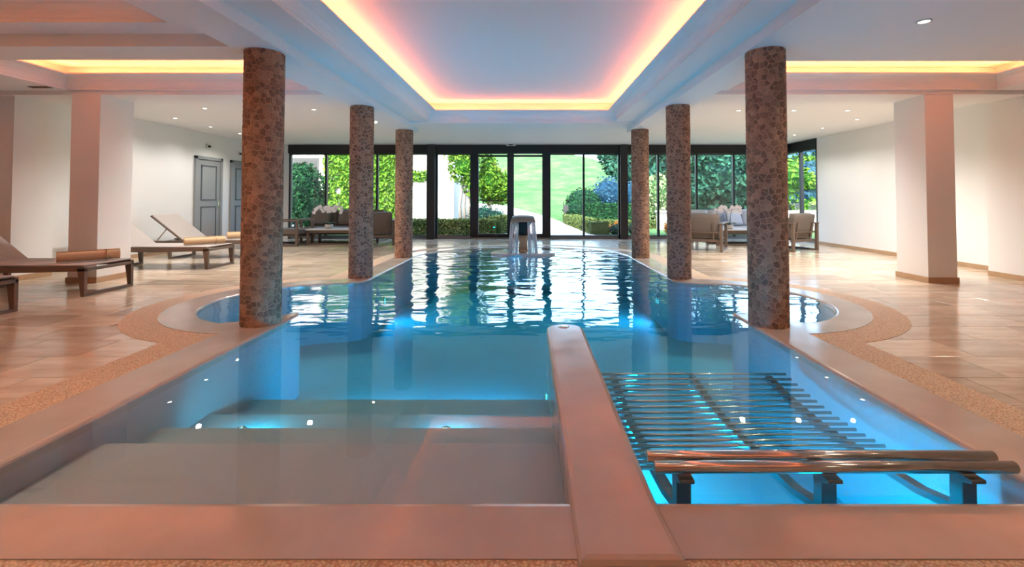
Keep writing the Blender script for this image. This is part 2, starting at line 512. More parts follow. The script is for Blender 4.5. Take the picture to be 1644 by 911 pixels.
mb.add(vs, fs); mb.add([(p[0],p[1],.007) for p in COPE] + [(p[0],p[1],-.03) for p in COPE], [(i,(i+1)%nC,nC+(i+1)%nC,nC+i) for i in range(nC)])
mb.build('coping_nose', 'coping', cop)

# ------------------------------------------------------------------ pool basin
PZ = -0.80
basin = empty('pool_basin'); struct(basin, 'pale lined basin of the indoor pool')
mb = MB()
mb.add([(p[0],p[1],-.05) for p in WATER] + [(p[0],p[1],PZ) for p in WATER], [(i,(i+1)%n,n+(i+1)%n,n+i) for i in range(n)])
mb.build('basin_wall', 'liner', basin, smooth=False)
fl = fill_between(offset(WATER, .02), None, PZ, 'basin_floor', 'liner', basin)
DX0, DX1 = 0.153, 0.475
for i, (z, yy) in enumerate([(-.15, 2.50), (-.27, 2.91), (-.38, 3.33), (-.50, 3.85)]):
    mb = MB(); mb.box(2*XC-PR-.01, DX0+.02, PN-.01, yy, PZ-.02, z)
    mb.build('pool_step', 'liner', basin, bevel=0.015, seg=2)
# divider wall with rounded tip
div_poly = [(DX0, PN-.33), (DX1+.02, PN-.33), (DX1, PN), (DX1, 4.02)]
cxd, rd = (DX0+DX1)/2, (DX1-DX0)/2
for k in range(1, 16):
    a = PI*k/16
    div_poly.append((cxd + rd*math.cos(a), 4.02 + rd*0.95*math.sin(a)))
div_poly += [(DX0, 4.02), (DX0, PN)]
mb = MB()
lv = [(-.03, .034), (-.012, .029), (-.003, .018), (0.0, .0), (0.0, PZ)]
nd = len(div_poly); vs = []
for d, z in lv: vs += [(p[0], p[1], z) for p in offset(div_poly, d)]
fs = [(k*nd+i, k*nd+(i+1) % nd, (k+1)*nd+(i+1) % nd, (k+1)*nd+i) for k in range(len(lv)-1) for i in range(nd)] + [tuple(range(nd))]
mb.add(vs, fs)
dv = struct(mb.build('pool_divider', 'coping', None), 'low wall with rounded tip dividing the pool from the massage bench')
mb = MB(); mb.lathe([(.0001, .006), (.03, .006), (.045, .003), (.05, 0)][::-1], 20, (cxd-.01, 4.06, .034))
tag(mb.build('air_button', 'steel', None, smooth=True), 'small round steel button on the tip of the pool divider', 'button')

# water
wz = WATER_Z
bmw = bmesh.new()
ow = offset(WATER, 0.004)
vt = [bmw.verts.new((p[0], p[1], wz)) for p in ow]
ft = bmw.faces.new(vt)
ret = bmesh.ops.extrude_face_region(bmw, geom=[ft])
for e in ret['geom']:
    if isinstance(e, bmesh.types.BMVert): e.co.z = PZ - .05
bmesh.ops.recalc_face_normals(bmw, faces=bmw.faces[:])
bmesh.ops.triangulate(bmw, faces=bmw.faces[:])
mew = bpy.data.meshes.new('pool_water'); bmw.to_mesh(mew); bmw.free(); mew.materials.append(M['water'])
wobj = bpy.data.objects.new('pool_water', mew); COL.objects.link(wobj)
tag(wobj, 'clear turquoise water filling the indoor pool', 'water', kind='stuff')

# underwater lamps
def pool_lamp(loc, normal, w, label, r=0.085, color=(0.0, 0.50, 0.95), grp=None):
    o = empty('underwater_lamp', loc)
    q = Vector(normal).to_track_quat('Z', 'Y'); o.rotation_euler = q.to_euler()
    mb = MB(); mb.lathe([(r*1.25, 0), (r*1.25, .012), (r*1.02, .018), (r*1.0, .006)], 24); mb.build('lamp_ring', 'steel', o, smooth=True)
    mb = MB(); mb.lathe([(r, .0), (r, .008), (r*.6, .012)], 24); mb.build('lens', 'poollamp', o, smooth=True)
    ld = bpy.data.lights.new('pool_lamp_light', 'AREA'); ld.shape = 'DISK'; ld.size = r*2; ld.energy = w; ld.color = color
    lo = bpy.data.objects.new('pool_lamp_light', ld); COL.objects.link(lo); lo.parent = o
    lo.location = (0, 0, .03); lo.rotation_euler = (PI, 0, 0)
    return tag(o, label, 'pool light', grp)
XLp = 2*XC-PR
pool_lamp((-1.35, 3.855, -.66), (0, 1, .15), POOL_W*.8, 'round underwater lamp in the lowest step, left of the pool', .07)
pool_lamp((-0.51, 3.855, -.66), (0, 1, .15), POOL_W*.8, 'round underwater lamp in the lowest step, beside the divider', .07)
pool_lamp((2.62, 4.305, -.2), (-.35, 1, 0), POOL_W*.32, 'round underwater lamp in the near wall of the right side basin', .07)
pool_lamp((2*XC-2.62, 4.305, -.2), (.35, 1, 0), POOL_W*.32, 'round underwater lamp in the near wall of the left side basin', .07)
pool_lamp((XLp+.002, 7.3, -.45), (1, .15, 0), POOL_W*.7, 'round underwater lamp on the left pool wall between middle and far columns', .06)
pool_lamp((PR-.002, 7.3, -.45), (-1, .15, 0), POOL_W*.7, 'round underwater lamp on the right pool wall between middle and far columns', .06)
pool_lamp((1.3, PN+.003, -.5), (0, 1, 0), POOL_W*1.6, 'round underwater lamp on the near wall under the massage bench')
pool_lamp((-1.80, 2.915, -.315), (0, 1, -.25), 4.0, 'small lamp in the step riser casting a cyan glow, left one', .035, (0, .66, 1))
pool_lamp((-0.52, 2.915, -.315), (0, 1, -.25), 4.0, 'small lamp in the step riser casting a cyan glow, next to the divider', .035, (0, .66, 1))

pool_lamp((DX0-.001, 3.98, -.58), (-1, .1, -.1), POOL_W*.5, 'round underwater lamp in the left face of the pool divider', .06)
pool_lamp((DX1+.001, 3.2, -.45), (1, 0, -.1), POOL_W*.7, 'round underwater lamp in the right face of the pool divider', .06)
# massage bench of steel tubes
bed = empty('massage_bench', (1.2, 2.6, 0)); tag(bed, 'submerged massage bench of parallel stainless steel tubes right of the divider', 'bench')
def W2(o, pts): return [(p[0]-o.location[0], p[1]-o.location[1], p[2]-o.location[2]) for p in pts]
NB = 18
for i in range(NB):
    t = i/(NB-1); yy = 2.17 + t*1.22
    zz = -0.125 - 0.05*math.sin(PI*t) + (0.03*(1-t)**4)
    mb = MB(); mb.tube(W2(bed, [(DX1+.04, yy, zz), (1.87, yy, zz)]), 0.0095, 10)
    mb.build('tube', 'steel', bed, smooth=True)
for (yy, xa, xb, zz) in ((1.86, .50, 1.93, .085), (1.935, .49, 1.92, .085)):
    mb = MB(); mb.tube(W2(bed, [(xa, yy, zz), (xb, yy, zz)]), 0.023, 16)
    mb.build('upper_tube', 'steel', bed, smooth=True)
for xx in (.62, 1.2, 1.76):
    mb = MB(); mb.prism([(y_-2.6, z_) for y_, z_ in ((1.83,.05),(1.97,.05),(1.97,.035),(1.93,.02),(1.93,PZ),(1.87,PZ),(1.87,.02),(1.83,.035))], xx-1.2-.03, xx-1.2+.03, 'x')
    mb.build('bracket', 'steel_dark', bed, bevel=.004)
    mb = MB()
    rail = [(xx, 1.9, -.09), (xx, 2.1, -.14), (xx, 2.5, -.18), (xx, 2.8, -.205), (xx, 3.1, -.19), (xx, 3.42, -.15)]
    for a, b in zip(rail[:-1], rail[1:]):
        a, b = W2(bed, [a, b])
        mb.add([(a[0]-.025,a[1],a[2]),(a[0]+.025,a[1],a[2]),(b[0]+.025,b[1],b[2]),(b[0]-.025,b[1],b[2]),
                (a[0]-.025,a[1],a[2]-.03),(a[0]+.025,a[1],a[2]-.03),(b[0]+.025,b[1],b[2]-.03),(b[0]-.025,b[1],b[2]-.03)],
               [(0,1,2,3),(7,6,5,4),(0,4,5,1),(1,5,6,2),(2,6,7,3),(3,7,4,0)])
    mb.build('support_rail', 'steel_dark', bed)

# ------------------------------------------------------------------ walls
ZT = 3.12
def wall(name, boxes, label, mat='white'):
    mb = MB()
    for b in boxes: mb.box(*b)
    return struct(mb.build(name, mat), label)
wall('wall_left', [(XL-.2, XL, YB-.2, YG+.2, -.05, ZT)], 'white plaster side wall with two grey doors')
SW0 = 11.85   # right wall window from here to the glass wall
wall('wall_right', [(XR, XR+.2, YB-.2, SW0, -.05, ZT), (XR, XR+.2, SW0, YG+.2, 2.72, ZT)], 'white plaster side wall ending in a corner window')
wall('wall_behind', [(XL, XR, YB-.2, YB, -.05, ZT)], 'white wall behind the camera')
wall('wall_window', [(XL, XR, YG-.12, YG+.2, 2.72, ZT), (XL, -6.98, YG-.08, YG+.15, -.05, 2.72)], 'white wall above and beside the window front')
for nm, x0, x1, lab in (('pier_left', XL, -7.2, 'white wall pier at the left edge of the room'), ('pier_right', 6.93, XR, 'white wall pier at the right edge of the room')):
    p = wall('wall_'+nm, [(x0, x1, 6.42, 6.98, 0, 2.64)], lab)
def skirting(name, segs, label, h=0.075, t=0.012):
    mb = MB()
    for (x0, y0, x1, y1) in segs: mb.box(min(x0,x1)-(t if x0==x1 else 0), max(x0,x1)+(t if x0==x1 else 0), min(y0,y1)-(t if y0==y1 else 0), max(y0,y1)+(t if y0==y1 else 0), .001, h)
    return struct(mb.build(name, 'base', bevel=.002), label)
skirting('baseboard_left', [(XL, YB, XL, 9.95), (XL, 11.7, XL, 11.8), (XL, 12.75, XL, YG-.1)], 'travertine skirting along the left wall')
skirting('baseboard_right', [(XR, YB, XR, SW0)], 'travertine skirting along the right wall')
for i, (x0, x1) in enumerate(((XL, -7.2), (6.93, XR))):
    skirting('baseboard_pier_%s' % ('left', 'right')[i], [(x0 if i else x1, 6.42, x0 if i else x1, 6.98), (x0, 6.42, x1, 6.42)], 'travertine skirting round the wall pier at the %s' % ('left', 'right')[i])
for nm, x0, x1, lab in (('pillar', -6.33, -5.93, 'square white pillar between the sun loungers'), ('pillar', 5.48, 5.88, 'square white pillar in front of the bare right wall')):
    e = empty(nm, ((x0+x1)/2, 6.62, 0)); tag(e, lab, 'pillar'); e['kind'] = 'structure'
    w = (x1-x0)/2
    mb = MB(); mb.box(-w, w, -.27, .27, 0, 2.605); mb.build('pillar_shaft', 'white', e, bevel=.004)
    mb = MB()
    t = .014
    for b in ((-w-t, w+t, -.27-t, -.27), (-w-t, w+t, .27, .27+t), (-w-t, -w, -.27, .27), (w, w+t, -.27, .27)): mb.box(*b, .001, .078)
    mb.build('pillar_skirting', 'base', e)

# ------------------------------------------------------------------ ceiling
ZC, ZB, ZS, ZX = 3.0, 2.517, 2.635, 2.60     # coffer top, beams, soffits, cross beams
ZR = 2.73
def slab(name, boxes, label, mat='ceil'):
    mb = MB()
    for b in boxes: mb.box(*b)
    return struct(mb.build(name, mat), label)
slab('ceiling', [(XL-.2, XR+.2, YB-.2, YG+.2, ZC, ZC+.15)], 'pale painted ceiling above the pool')
BXL0, BXL1 = -2.68, -2.27; BXR0, BXR1 = 2.01, 2.42
slab('ceiling_beam', [(BXL0, BXL1, YB, 9.42, ZB, 2.75)], 'long white ceiling beam on the left row of columns')
slab('ceiling_beam', [(BXR0, BXR1, YB, 9.42, ZB, 2.75)], 'long white ceiling beam on the right row of columns')
slab('ceiling_rear', [(XL, BXL0, 6.9, YG, ZR, ZR+.05), (BXR1, XR, 6.9, YG, ZR, ZR+.05), (BXL0, BXR1, 9.4, YG, ZR, ZR+.05)], 'flat white ceiling with downlights before the windows')
slab('ceiling_cross_beam', [(BXL1, BXR0, 8.74, 9.46, ZX, 2.76)], 'white cross beam at the far end of the pool ceiling')
slab('ceiling_cross_beam', [(XL, BXL0, 6.36, 6.92, ZX, 2.76)], 'white cross beam above the left pillar')
slab('ceiling_cross_beam', [(BXR1, XR, 6.34, 6.9, ZX, 2.76)], 'white cross beam above the right pillar')
slab('ceiling_cross_beam', [(XL, BXL0, 4.1, 4.5, ZB+.003, 2.76)], 'white cross beam above the nearest left column')
def coffer(x0, x1, y0, y1, zlow, label, n, surround):
    """recess in the ceiling: crown moulding, light trough, LED strips; surround = soffit rectangle"""
    prof = [(.004, zlow-.001), (.004, zlow+.032), (.012, zlow+.034), (.016, zlow+.06), (.03, zlow+.095), (.06, zlow+.13), (.105, zlow+.155),
            (.16, zlow+.168), (.18, zlow+.170), (.18, zlow+.186), (.155, zlow+.186), (.155, zlow+.176), (-.16, zlow+.176), (-.16, ZC+.01)]
    mb = MB(); vs = []
    for d, z in prof: vs += [(x0+d, y0+d, z), (x1-d, y0+d, z), (x1-d, y1-d, z), (x0+d, y1-d, z)]
    fs = [(k*4+i, k*4+(i+1) % 4, (k+1)*4+(i+1) % 4, (k+1)*4+i) for k in range(len(prof)-1) for i in range(4)]
    mb.add(vs, fs)
    o = struct(mb.build('trim_%d' % n, 'ceil', fix=False), label + ', white crown moulding')
    sx0, sx1, sy0, sy1 = surround
    mb = MB()
    for b in ((sx0, x0, sy0, sy1), (x1, sx1, sy0, sy1), (x0, x1, sy0, y0), (x0, x1, y1, sy1)):
        if b[1]-b[0] > .001 and b[3]-b[2] > .001: mb.box(*b, zlow, zlow+.03)
    mb.build('soffit', 'ceil', o)
    ls = empty('led_strip', ((x0+x1)/2, y1, zlow+.18)); tag(ls, 'warm LED strip in the cove of the ' + label, 'light strip')
    q = 0.05; w = .012; zz = zlow+.181
    for nm, b in (('far_strip', (x0+.05, x1-.05, y1-q-w, y1-q+w)), ('near_strip', (x0+.05, x1-.05, y0+q-w, y0+q+w)),
              ('side_strip', (x0+q-w, x0+q+w, y0+.05, y1-.05)), ('side_strip', (x1-q-w, x1-q+w, y0+.05, y1-.05))):
        m2 = MB(); lx, ly, lz = ls.location
        m2.box(b[0]-lx, b[1]-lx, b[2]-ly, b[3]-ly, zz-lz-.004, zz-lz+.004)
        m2.build(nm, 'led', ls)
    return o
coffer(-1.92, 1.66, -1.2, 8.74, ZS, 'large ceiling recess over the pool', 1, (BXL1, BXR0, YB, 8.74))
coffer(-6.36, -2.99, 4.75, 6.30, 2.655, 'ceiling recess over the left loungers', 2, (XL, BXL0, 4.5, 6.36))
coffer(2.75, 6.42, 4.70, 6.28, 2.655, 'ceiling recess before the right pillar', 3, (BXR1, XR, 4.53, 6.34))
coffer(-6.40, -3.03, -1.2, 3.83, ZS, 'near ceiling recess at the upper left', 4, (XL, BXL0, YB, 4.1))
slab('ceiling_soffit', [(BXR1, XR, YB, 4.53, ZB, 2.66)], 'plain white soffit at the upper right with one downlight')

# downlights
def make_downlight():
    e = empty('downlight')
    mb = MB(); mb.lathe([(.052, 0), (.052, -.006), (.040, -.010), (.036, -.004), (.036, 0)], 20); mb.build('trim_ring', 'plasticw', e, smooth=True)
    mb = MB(); mb.lathe([(.035, -.001), (.035, -.004), (.02, -.005)], 16); mb.build('lens', 'lampglass', e)
    ld = bpy.data.lights.new('downlight_spot', 'SPOT'); ld.energy = SPOT_W; ld.spot_size = math.radians(140); ld.spot_blend = 1.0
    ld.color = (1.0, .96, .92); ld.shadow_soft_size = .04
    lo = bpy.data.objects.new('downlight_spot', ld); COL.objects.link(lo); lo.parent = e; lo.location = (0,0,-.03)
    return e
dl = make_downlight()
spots = [(-5.62, 7.95, ZR, 'recessed downlight left of the nearest left column'), (-3.78, 8.06, ZR, 'recessed downlight between the two front left columns'),
         (-6.88, 8.93, ZR, 'recessed downlight over the left wall, nearest of three'), (-6.93, 10.0, ZR, 'recessed downlight over the left wall, middle of three'),
         (-6.95, 11.05, ZR, 'recessed downlight over the left wall, farthest of three'), (3.73, 8.15, ZR, 'recessed downlight just left of the nearest right column'),
         (4.71, 8.15, ZR, 'recessed downlight just right of the nearest right column'), (5.66, 8.15, ZR, 'recessed downlight left of the right pillar, front row'),
         (6.48, 9.06, ZR, 'recessed downlight over the right wall, nearest of three'), (6.5, 10.17, ZR, 'recessed downlight over the right wall, middle of three'),
         (6.5, 11.24, ZR, 'recessed downlight over the right wall, farthest by the corner window'), (3.03, 3.5, ZB, 'bright recessed downlight alone in the upper right soffit')]
# further ones over the near end of the room, outside the frame
spots += [(3.03, 1.3, ZB, 'recessed downlight in the right soffit over the near end of the pool'), (5.3, 2.6, ZB, 'recessed downlight in the right soffit by the near right wall'),
          (3.03, -.9, ZB, 'recessed downlight in the right soffit behind the camera'), (-2.85, 2.9, ZS, 'recessed downlight beside the left beam over the near end of the pool'),
          (-2.85, 1.0, ZS, 'recessed downlight beside the left beam above the camera'), (-6.9, 3.2, ZS, 'recessed downlight over the nearest lounger by the left wall'),
          (-2.85, -.9, ZS, 'recessed downlight beside the left beam behind the camera')]
for i, (x, y, z, lab) in enumerate(spots):
    o = dl if i == 0 else copy_tree(dl)
    o.location = (x, y, z); tag(o, lab, 'downlight', 'recessed ceiling downlights')
    by_wall = abs(x) > 6
    if y >= 4:
        for ch in o.children:
            if ch.type == 'LIGHT': ch.data = ch.data.copy(); ch.data.energy = SPOT_W*(.75 if by_wall else 2.9)
    if y < 4:                                    # the near ones have warmer lamps
        for ch in o.children:
            if ch.type == 'LIGHT': ch.data = ch.data.copy(); ch.data.color = (1.0, .72, .52); ch.data.energy = SPOT_W*.62

# ------------------------------------------------------------------ mosaic columns
def clip(poly, px, py, nx, ny):
    """keep the half plane (p - (px,py)).n <= 0"""
    out = []; k = len(poly)
    for i in range(k):
        a = poly[i]; b = poly[(i+1) % k]
        da = (a[0]-px)*nx + (a[1]-py)*ny; db = (b[0]-px)*nx + (b[1]-py)*ny
        if da <= 0: out.append(a)
        if (da < 0 < db) or (db < 0 < da):
            t = da/(da-db); out.append((a[0]+(b[0]-a[0])*t, a[1]+(b[1]-a[1])*t))
    return out
CR, CH = 0.170, ZB
def column_cells(seed):
    r = random.Random(seed)
    C = 2*PI*CR; nu = 22; du = C/nu; nv = int(CH/du); dv = CH/nv
    P = {}
    for j in range(-2, nv+2):
        for i in range(nu):
            P[i, j] = ((i+.5+(r.random()-.5)*.95)*du, (j+.5+(r.random()-.5)*.95)*dv)
    cells = []
    for j in range(nv):
        for i in range(nu):
            cx, cy = P[i, j]
            poly = [(cx-2*du, cy-2*dv), (cx+2*du, cy-2*dv), (cx+2*du, cy+2*dv), (cx-2*du, cy+2*dv)]
            for b in range(-2, 3):
                for a in range(-2, 3):
                    if (a or b) and (((i+a) % nu, j+b) in P):
                        qx, qy = P[(i+a) % nu, j+b]
                        if i+a < 0: qx -= C
                        if i+a >= nu: qx += C
                        poly = clip(poly, (cx+qx)/2, (cy+qy)/2, qx-cx, qy-cy)
            poly = clip(poly, 0, CH, 0, 1); poly = clip(poly, 0, 0, 0, -1)
            if len(poly) < 3: continue
            mx = sum(p[0] for p in poly)/len(poly); my = sum(p[1] for p in poly)/len(poly)
            # shrink by a constant joint width
            sh = []
            for p in poly:
                d = math.hypot(p[0]-mx, p[1]-my)
                k = max(.3, (d-.0042)/d) if d > 1e-6 else 1
                sh.append((mx+(p[0]-mx)*k, my+(p[1]-my)*k))
            cells.append((mx, my, sh, r.random()))
    return cells
def stone_geo(mb, cell, origin=(0,0,0)):
    mx, my, sh, v = cell; k = len(sh)
    def P(u, z, r): a = u/CR; return (r*math.sin(a)-origin[0], -r*math.cos(a)-origin[1], z-origin[2])
    pr = 0.003 + 0.002*v
    vs = [P(u, z, CR-.006) for u, z in sh]
    vs += [P(mx+(u-mx)*.9, my+(z-my)*.9, CR-.004+pr) for u, z in sh]
    vs.append(P(mx, my, CR-.003+pr))
    fs = [(i, (i+1) % k, k+(i+1) % k, k+i) for i in range(k)] + [(k+i, k+(i+1) % k, 2*k) for i in range(k)]
    mb.add(vs, fs)
    return 2*k
def column(x, y, label, single, seed):
    e = empty('mosaic_column', (x, y, 0)); tag(e, label, 'column', 'mosaic columns along the pool')
    mb = MB(); mb.lathe([(CR-.005, .006), (CR-.005, CH)], 48); mb.build('mortar_core', 'mortar', e, smooth=False)
    cells = column_cells(seed)
    ang = math.atan2(-x, -(-y)) # direction towards the camera
    # angle of a cell: point (sin a, -cos a); camera lies along (-x, -y)
    L = math.hypot(x, y); cdx, cdy = -x/L, -y/L
    if single:
        face = sorted(cells, key=lambda c: -(math.sin(c[0]/CR)*cdx - math.cos(c[0]/CR)*cdy))
        vis, rest = face[:300], face[300:]
        for c in vis:
            a = c[0]/CR; org = (CR*math.sin(a), -CR*math.cos(a), c[1])
            m2 = MB(); nf = stone_geo(m2, c, org)
            o = m2.build('stone', 'stone', e, fix=False); o.location = org
            setcol(o, [c[3]**1.4]*nf)
    else: rest = cells
    m2 = MB(); vals = []
    for c in rest: nf = stone_geo(m2, c); vals += [c[3]**1.4]*nf
    o = m2.build('small_stones', 'stone', e, fix=False); setcol(o, vals); o['kind'] = 'stuff'
CXR, CXL = 2.19, -2.47
column(CXL, 4.28, 'stone mosaic column on the left, nearest to the camera', True, 11)
column(CXR, 4.24, 'stone mosaic column on the right, nearest to the camera', True, 12)
column(CXL, 6.80, 'stone mosaic column, middle one of the left row', False, 13)
column(CXR, 6.74, 'stone mosaic column, middle one of the right row', False, 14)
column(CXL, 9.12, 'stone mosaic column at the far end of the left row', False, 15)
column(CXR, 9.06, 'stone mosaic column at the far end of the right row', False, 16)

# ------------------------------------------------------------------ window front
def px(u): return (u-849)/740*YG
HB, HT = 2.475, 2.735
mb = MB(); mb.box(-6.98, XR, YG-.13, YG+.12, HB, HT)
struct(mb.build('trim_5', 'black', bevel=.004), 'wide black header beam above the window front')
mb = MB(); mb.box(XR-.02, XR+.12, SW0, YG, HB, HT-.01)
struct(mb.build('trim_6', 'black', bevel=.004), 'black header above the corner window on the right')
for u0, u1, lab in ((688, 700, 'black steel post left of the glass doors'), (994.5, 1005.5, 'black steel post right of the glass doors')):
    mb = MB(); mb.box(px(u0), px(u1), YG-.20, YG-.02, 0, HT+.0)
    struct(mb.build('window_post', 'post', bevel=.004), lab)
def window(name, x0, x1, mulls, label, yy=YG, bars=(), side=False):
    e = empty(name, ((x0+x1)/2, yy, 0)); struct(e, label)
    cx = (x0+x1)/2
    xs = [x0] + list(mulls) + [x1]
    mb = MB(); mb.box(x0-cx, x1-cx, -.05, .05, 0, .075); mb.build('bottom_rail', 'rail', e, bevel=.003)
    mb = MB(); mb.box(x0-cx, x1-cx, -.03, .03, .075, .10); mb.box(x0-cx, x1-cx, -.03, .03, HB-.03, HB+.01); mb.build('sash_rail', 'black', e)
    for m in mulls:
        mb = MB(); mb.box(m-cx-.028, m-cx+.028, -.05, .05, .06, HB+.01); mb.build('mullion', 'black', e, bevel=.003)
    for a in (x0, x1):
        s = 1 if a == x0 else -1
        mb = MB(); mb.box(min(a, a+s*.05)-cx, max(a, a+s*.05)-cx, -.05, .05, .0, HB+.01); mb.build('jamb', 'black', e, bevel=.003)
    for a, b in zip(xs[:-1], xs[1:]):
        mb = MB(); mb.box(a-cx+.02, b-cx-.02, -.006, .006, .09, HB-.02); mb.build('pane', 'glass', e)
    return e
window('window_1', -6.98, px(688), [px(524), px(606)], 'black framed window behind the left seating group')
window('window_2', px(700), px(758), [], 'black framed glass panel left of the sliding doors')
window('window_3', px(881), px(995), [px(937)], 'black framed glass panels right of the sliding doors')
window('window_4', px(1005), XR, [px(1056.5), px(1118), px(1177.5), px(1225)], 'black framed window behind the right seating group')
e = window('window_5', -.8, .8, [-.05], 'corner window in the right wall')
e.location = (XR+.04, (SW0+YG)/2, 0); e.rotation_euler = (0, 0, PI/2)
# glass doors
d = empty('door_1', (px(819.5), YG, 0)); struct(d, 'double sliding glass door with wide black frames')
dx = px(819.5)
for (u0, u1) in ((757.5, 768.5), (814.5, 825), (870.5, 881.5)):
    mb = MB(); mb.box(px(u0)-dx, px(u1)-dx, -.08, .06, 0, HB+.01); mb.build('stile', 'black', d, bevel=.003)
for (u0, u1) in ((768.5, 814.5), (825, 870.5)):
    mb = MB(); mb.box(px(u0)-dx, px(u1)-dx, -.04, .04, HB-.09, HB-.035); mb.build('top_rail', 'black', d)
    mb = MB(); mb.box(px(u0)-dx, px(u1)-dx, -.04, .04, .04, .14); mb.build('bottom_rail', 'black', d)
    mb = MB(); mb.box(px(u0)-dx-.01, px(u1)-dx+.01, -.006, .006, .1, HB); mb.build('pane', 'glass', d)
mb = MB(); mb.box(px(768.5)-dx, px(814.5)-dx, -.03, .03, 1.10, 1.125); mb.build('push_bar', 'black', d)
mb = MB(); mb.box(px(757.5)-dx, px(881.5)-dx, -.09, .06, 0, .04); mb.build('threshold', 'rail', d)
o = empty('motion_sensor', (px(820.5), YG-.16, 2.725)); tag(o, 'small grey sensor box above the sliding glass doors', 'sensor')
mb = MB(); mb.box(-.14, .14, -.05, .05, -.035, .035); mb.build('housing', 'plasticw', o, bevel=.01)
mb = MB(); mb.box(-.06, .06, -.054, -.05, -.02, .02); mb.build('lens_window', 'black', o)

# grey panelled doors in the left wall
def panel_door(name, y0, y1, label):
    e = empty(name, (XL, (y0+y1)/2, 0)); struct(e, label)
    w = (y1-y0)/2; H = 2.16
    mb = MB()
    for b in ((-w, -w+.07, 0, H), (w-.07, w, 0, H), (-w, w, H-.07, H)): mb.box(0, .05, b[0], b[1], b[2], b[3])
    mb.build('door_frame', 'door', e, bevel=.004)
    mb = MB(); mb.box(-.01, .025, -w+.07, w-.07, .006, H-.07); leaf = mb.build('door_leaf', 'door', e, bevel=.003)
    for z0, z1 in ((.22, .98), (1.12, 1.96)):
        mb = MB()
        a, b = -w+.2, w-.2
        for q in ((a, b, z0, z0+.03), (a, b, z1-.03, z1), (a, a+.03, z0, z1), (b-.03, b, z0, z1)): mb.box(.025, .036, q[0], q[1], q[2], q[3])
        mb.build('panel_moulding', 'door_dark', leaf, bevel=.003)
        mb = MB(); mb.box(.025, .030, a+.05, b-.05, z0+.05, z1-.05); mb.build('panel', 'door', leaf)
    mb = MB(); mb.tube([(.025, w-.12, 1.04), (.075, w-.12, 1.04), (.08, w-.13, 1.04), (.08, w-.24, 1.04)], .009, 8)
    mb.box(.024, .03, w-.14, w-.10, .96, 1.12); mb.build('handle', 'steel', leaf, smooth=False)
panel_door('door_2', 10.58, 11.52, 'grey panelled door in the left wall, nearer one')
panel_door('door_3', 11.85, 12.75, 'grey panelled door in the left wall, half hidden behind the nearest column')
for (yy, zz, lab) in ((11.0, 2.42, 'small wall sensor above the nearer grey door'), (12.2, 2.36, 'small wall sensor above the farther grey door')):
    e = empty('wall_sensor', (XL, yy, zz)); tag(e, lab, 'sensor')
    mb = MB(); mb.box(0, .04, -.045, .045, -.05, .05); mb.build('bracket', 'plasticw', e, bevel=.006)
    mb = MB(); mb.lathe([(.03, 0), (.034, .03), (.02, .05)], 14, (.06, 0, -.03)); mb.build('sensor_head', 'post', e, smooth=True)
# spotlight beside the left beam and an air slot
e = empty('ceiling_spotlight', (-2.92, 8.7, ZR)); tag(e, 'small black spotlight on the ceiling beside the middle left column', 'spotlight')
mb = MB(); mb.tube([(0,0,0), (0,0,-.05)], .012, 8); mb.build('mount', 'black', e)
mb = MB(); mb.tube([(-.03,.02,-.05), (.03,-.03,-.12)], .035, 14); mb.build('lamp_head', 'black', e, smooth=True)
mb = MB(); mb.tube([(.031,-.031,-.121), (.033,-.033,-.124)], .026, 14); mb.build('lens', 'lampglass', e)
e = empty('air_vent', (-6.55, 6.14, 2.655)); tag(e, 'narrow brown air slot in the soffit above the left pier', 'vent')
mb = MB()
for b in ((-.13,.13,-.04,-.03),(-.13,.13,.03,.04),(-.13,-.12,-.03,.03),(.12,.13,-.03,.03)): mb.box(*b, -.008, 0)
mb.build('vent_frame', 'vent', e)
for k in range(3):
    mb = MB(); mb.box(-.12,.12,-.024+k*.018,-.018+k*.018,-.005,0); mb.build('slat','vent',e)

# ------------------------------------------------------------------ fountain
fx, fy = -0.12, 9.78
isl = [(fx + .67*math.copysign(abs(math.cos(a))**.55, math.cos(a)), fy - .05 + .36*math.copysign(abs(math.sin(a))**.8, math.sin(a))) for a in [2*PI*k/40 for k in range(40)]]
mb = MB(); lv = [(-.03, .045), (-.01, .04), (0, .025), (0, -.6)]; k = len(isl); vs = []
for dd, z in lv: vs += [(p[0], p[1], z) for p in offset(isl, dd)]
mb.add(vs, [(j*k+i, j*k+(i+1) % k, (j+1)*k+(i+1) % k, (j+1)*k+i) for j in range(len(lv)-1) for i in range(k)] + [tuple(range(k))])
struct(mb.build('fountain_plinth', 'coping', smooth=False), 'low stone plinth rising from the water under the fountain')
ft = empty('fountain', (fx, fy, .045)); tag(ft, 'steel swan-neck fountain pouring water into the far end of the pool', 'fountain')
mb = MB()
def loft(sec):
    m8 = 8; vs = [p for s_ in sec for p in s_]
    mb = MB(); mb.add(vs, [(j*m8+i, j*m8+(i+1) % m8, (j+1)*m8+(i+1) % m8, (j+1)*m8+i) for j in range(len(sec)-1) for i in range(m8)] + [tuple(range(7,-1,-1)), tuple((len(sec)-1)*m8+i for i in range(m8))])
    return mb
def ring(z, w, dpt, yo): return [(w*sx, yo+dpt*sy, z) for sx, sy in ((-1,-.7),(-.7,-1),(.7,-1),(1,-.7),(1,.7),(.7,1),(-.7,1),(-1,.7))]
loft([ring(0, .10, .07, .06), ring(.2, .085, .06, .07), ring(.345, .09, .055, .07)]).build('stem', 'base', ft, smooth=True)
loft([ring(.345, .115, .07, .05), ring(.45, .12, .07, .04), ring(.56, .15, .08, .02), ring(.62, .19, .09, .0)]).build('neck', 'post', ft, smooth=True)
mb = MB()
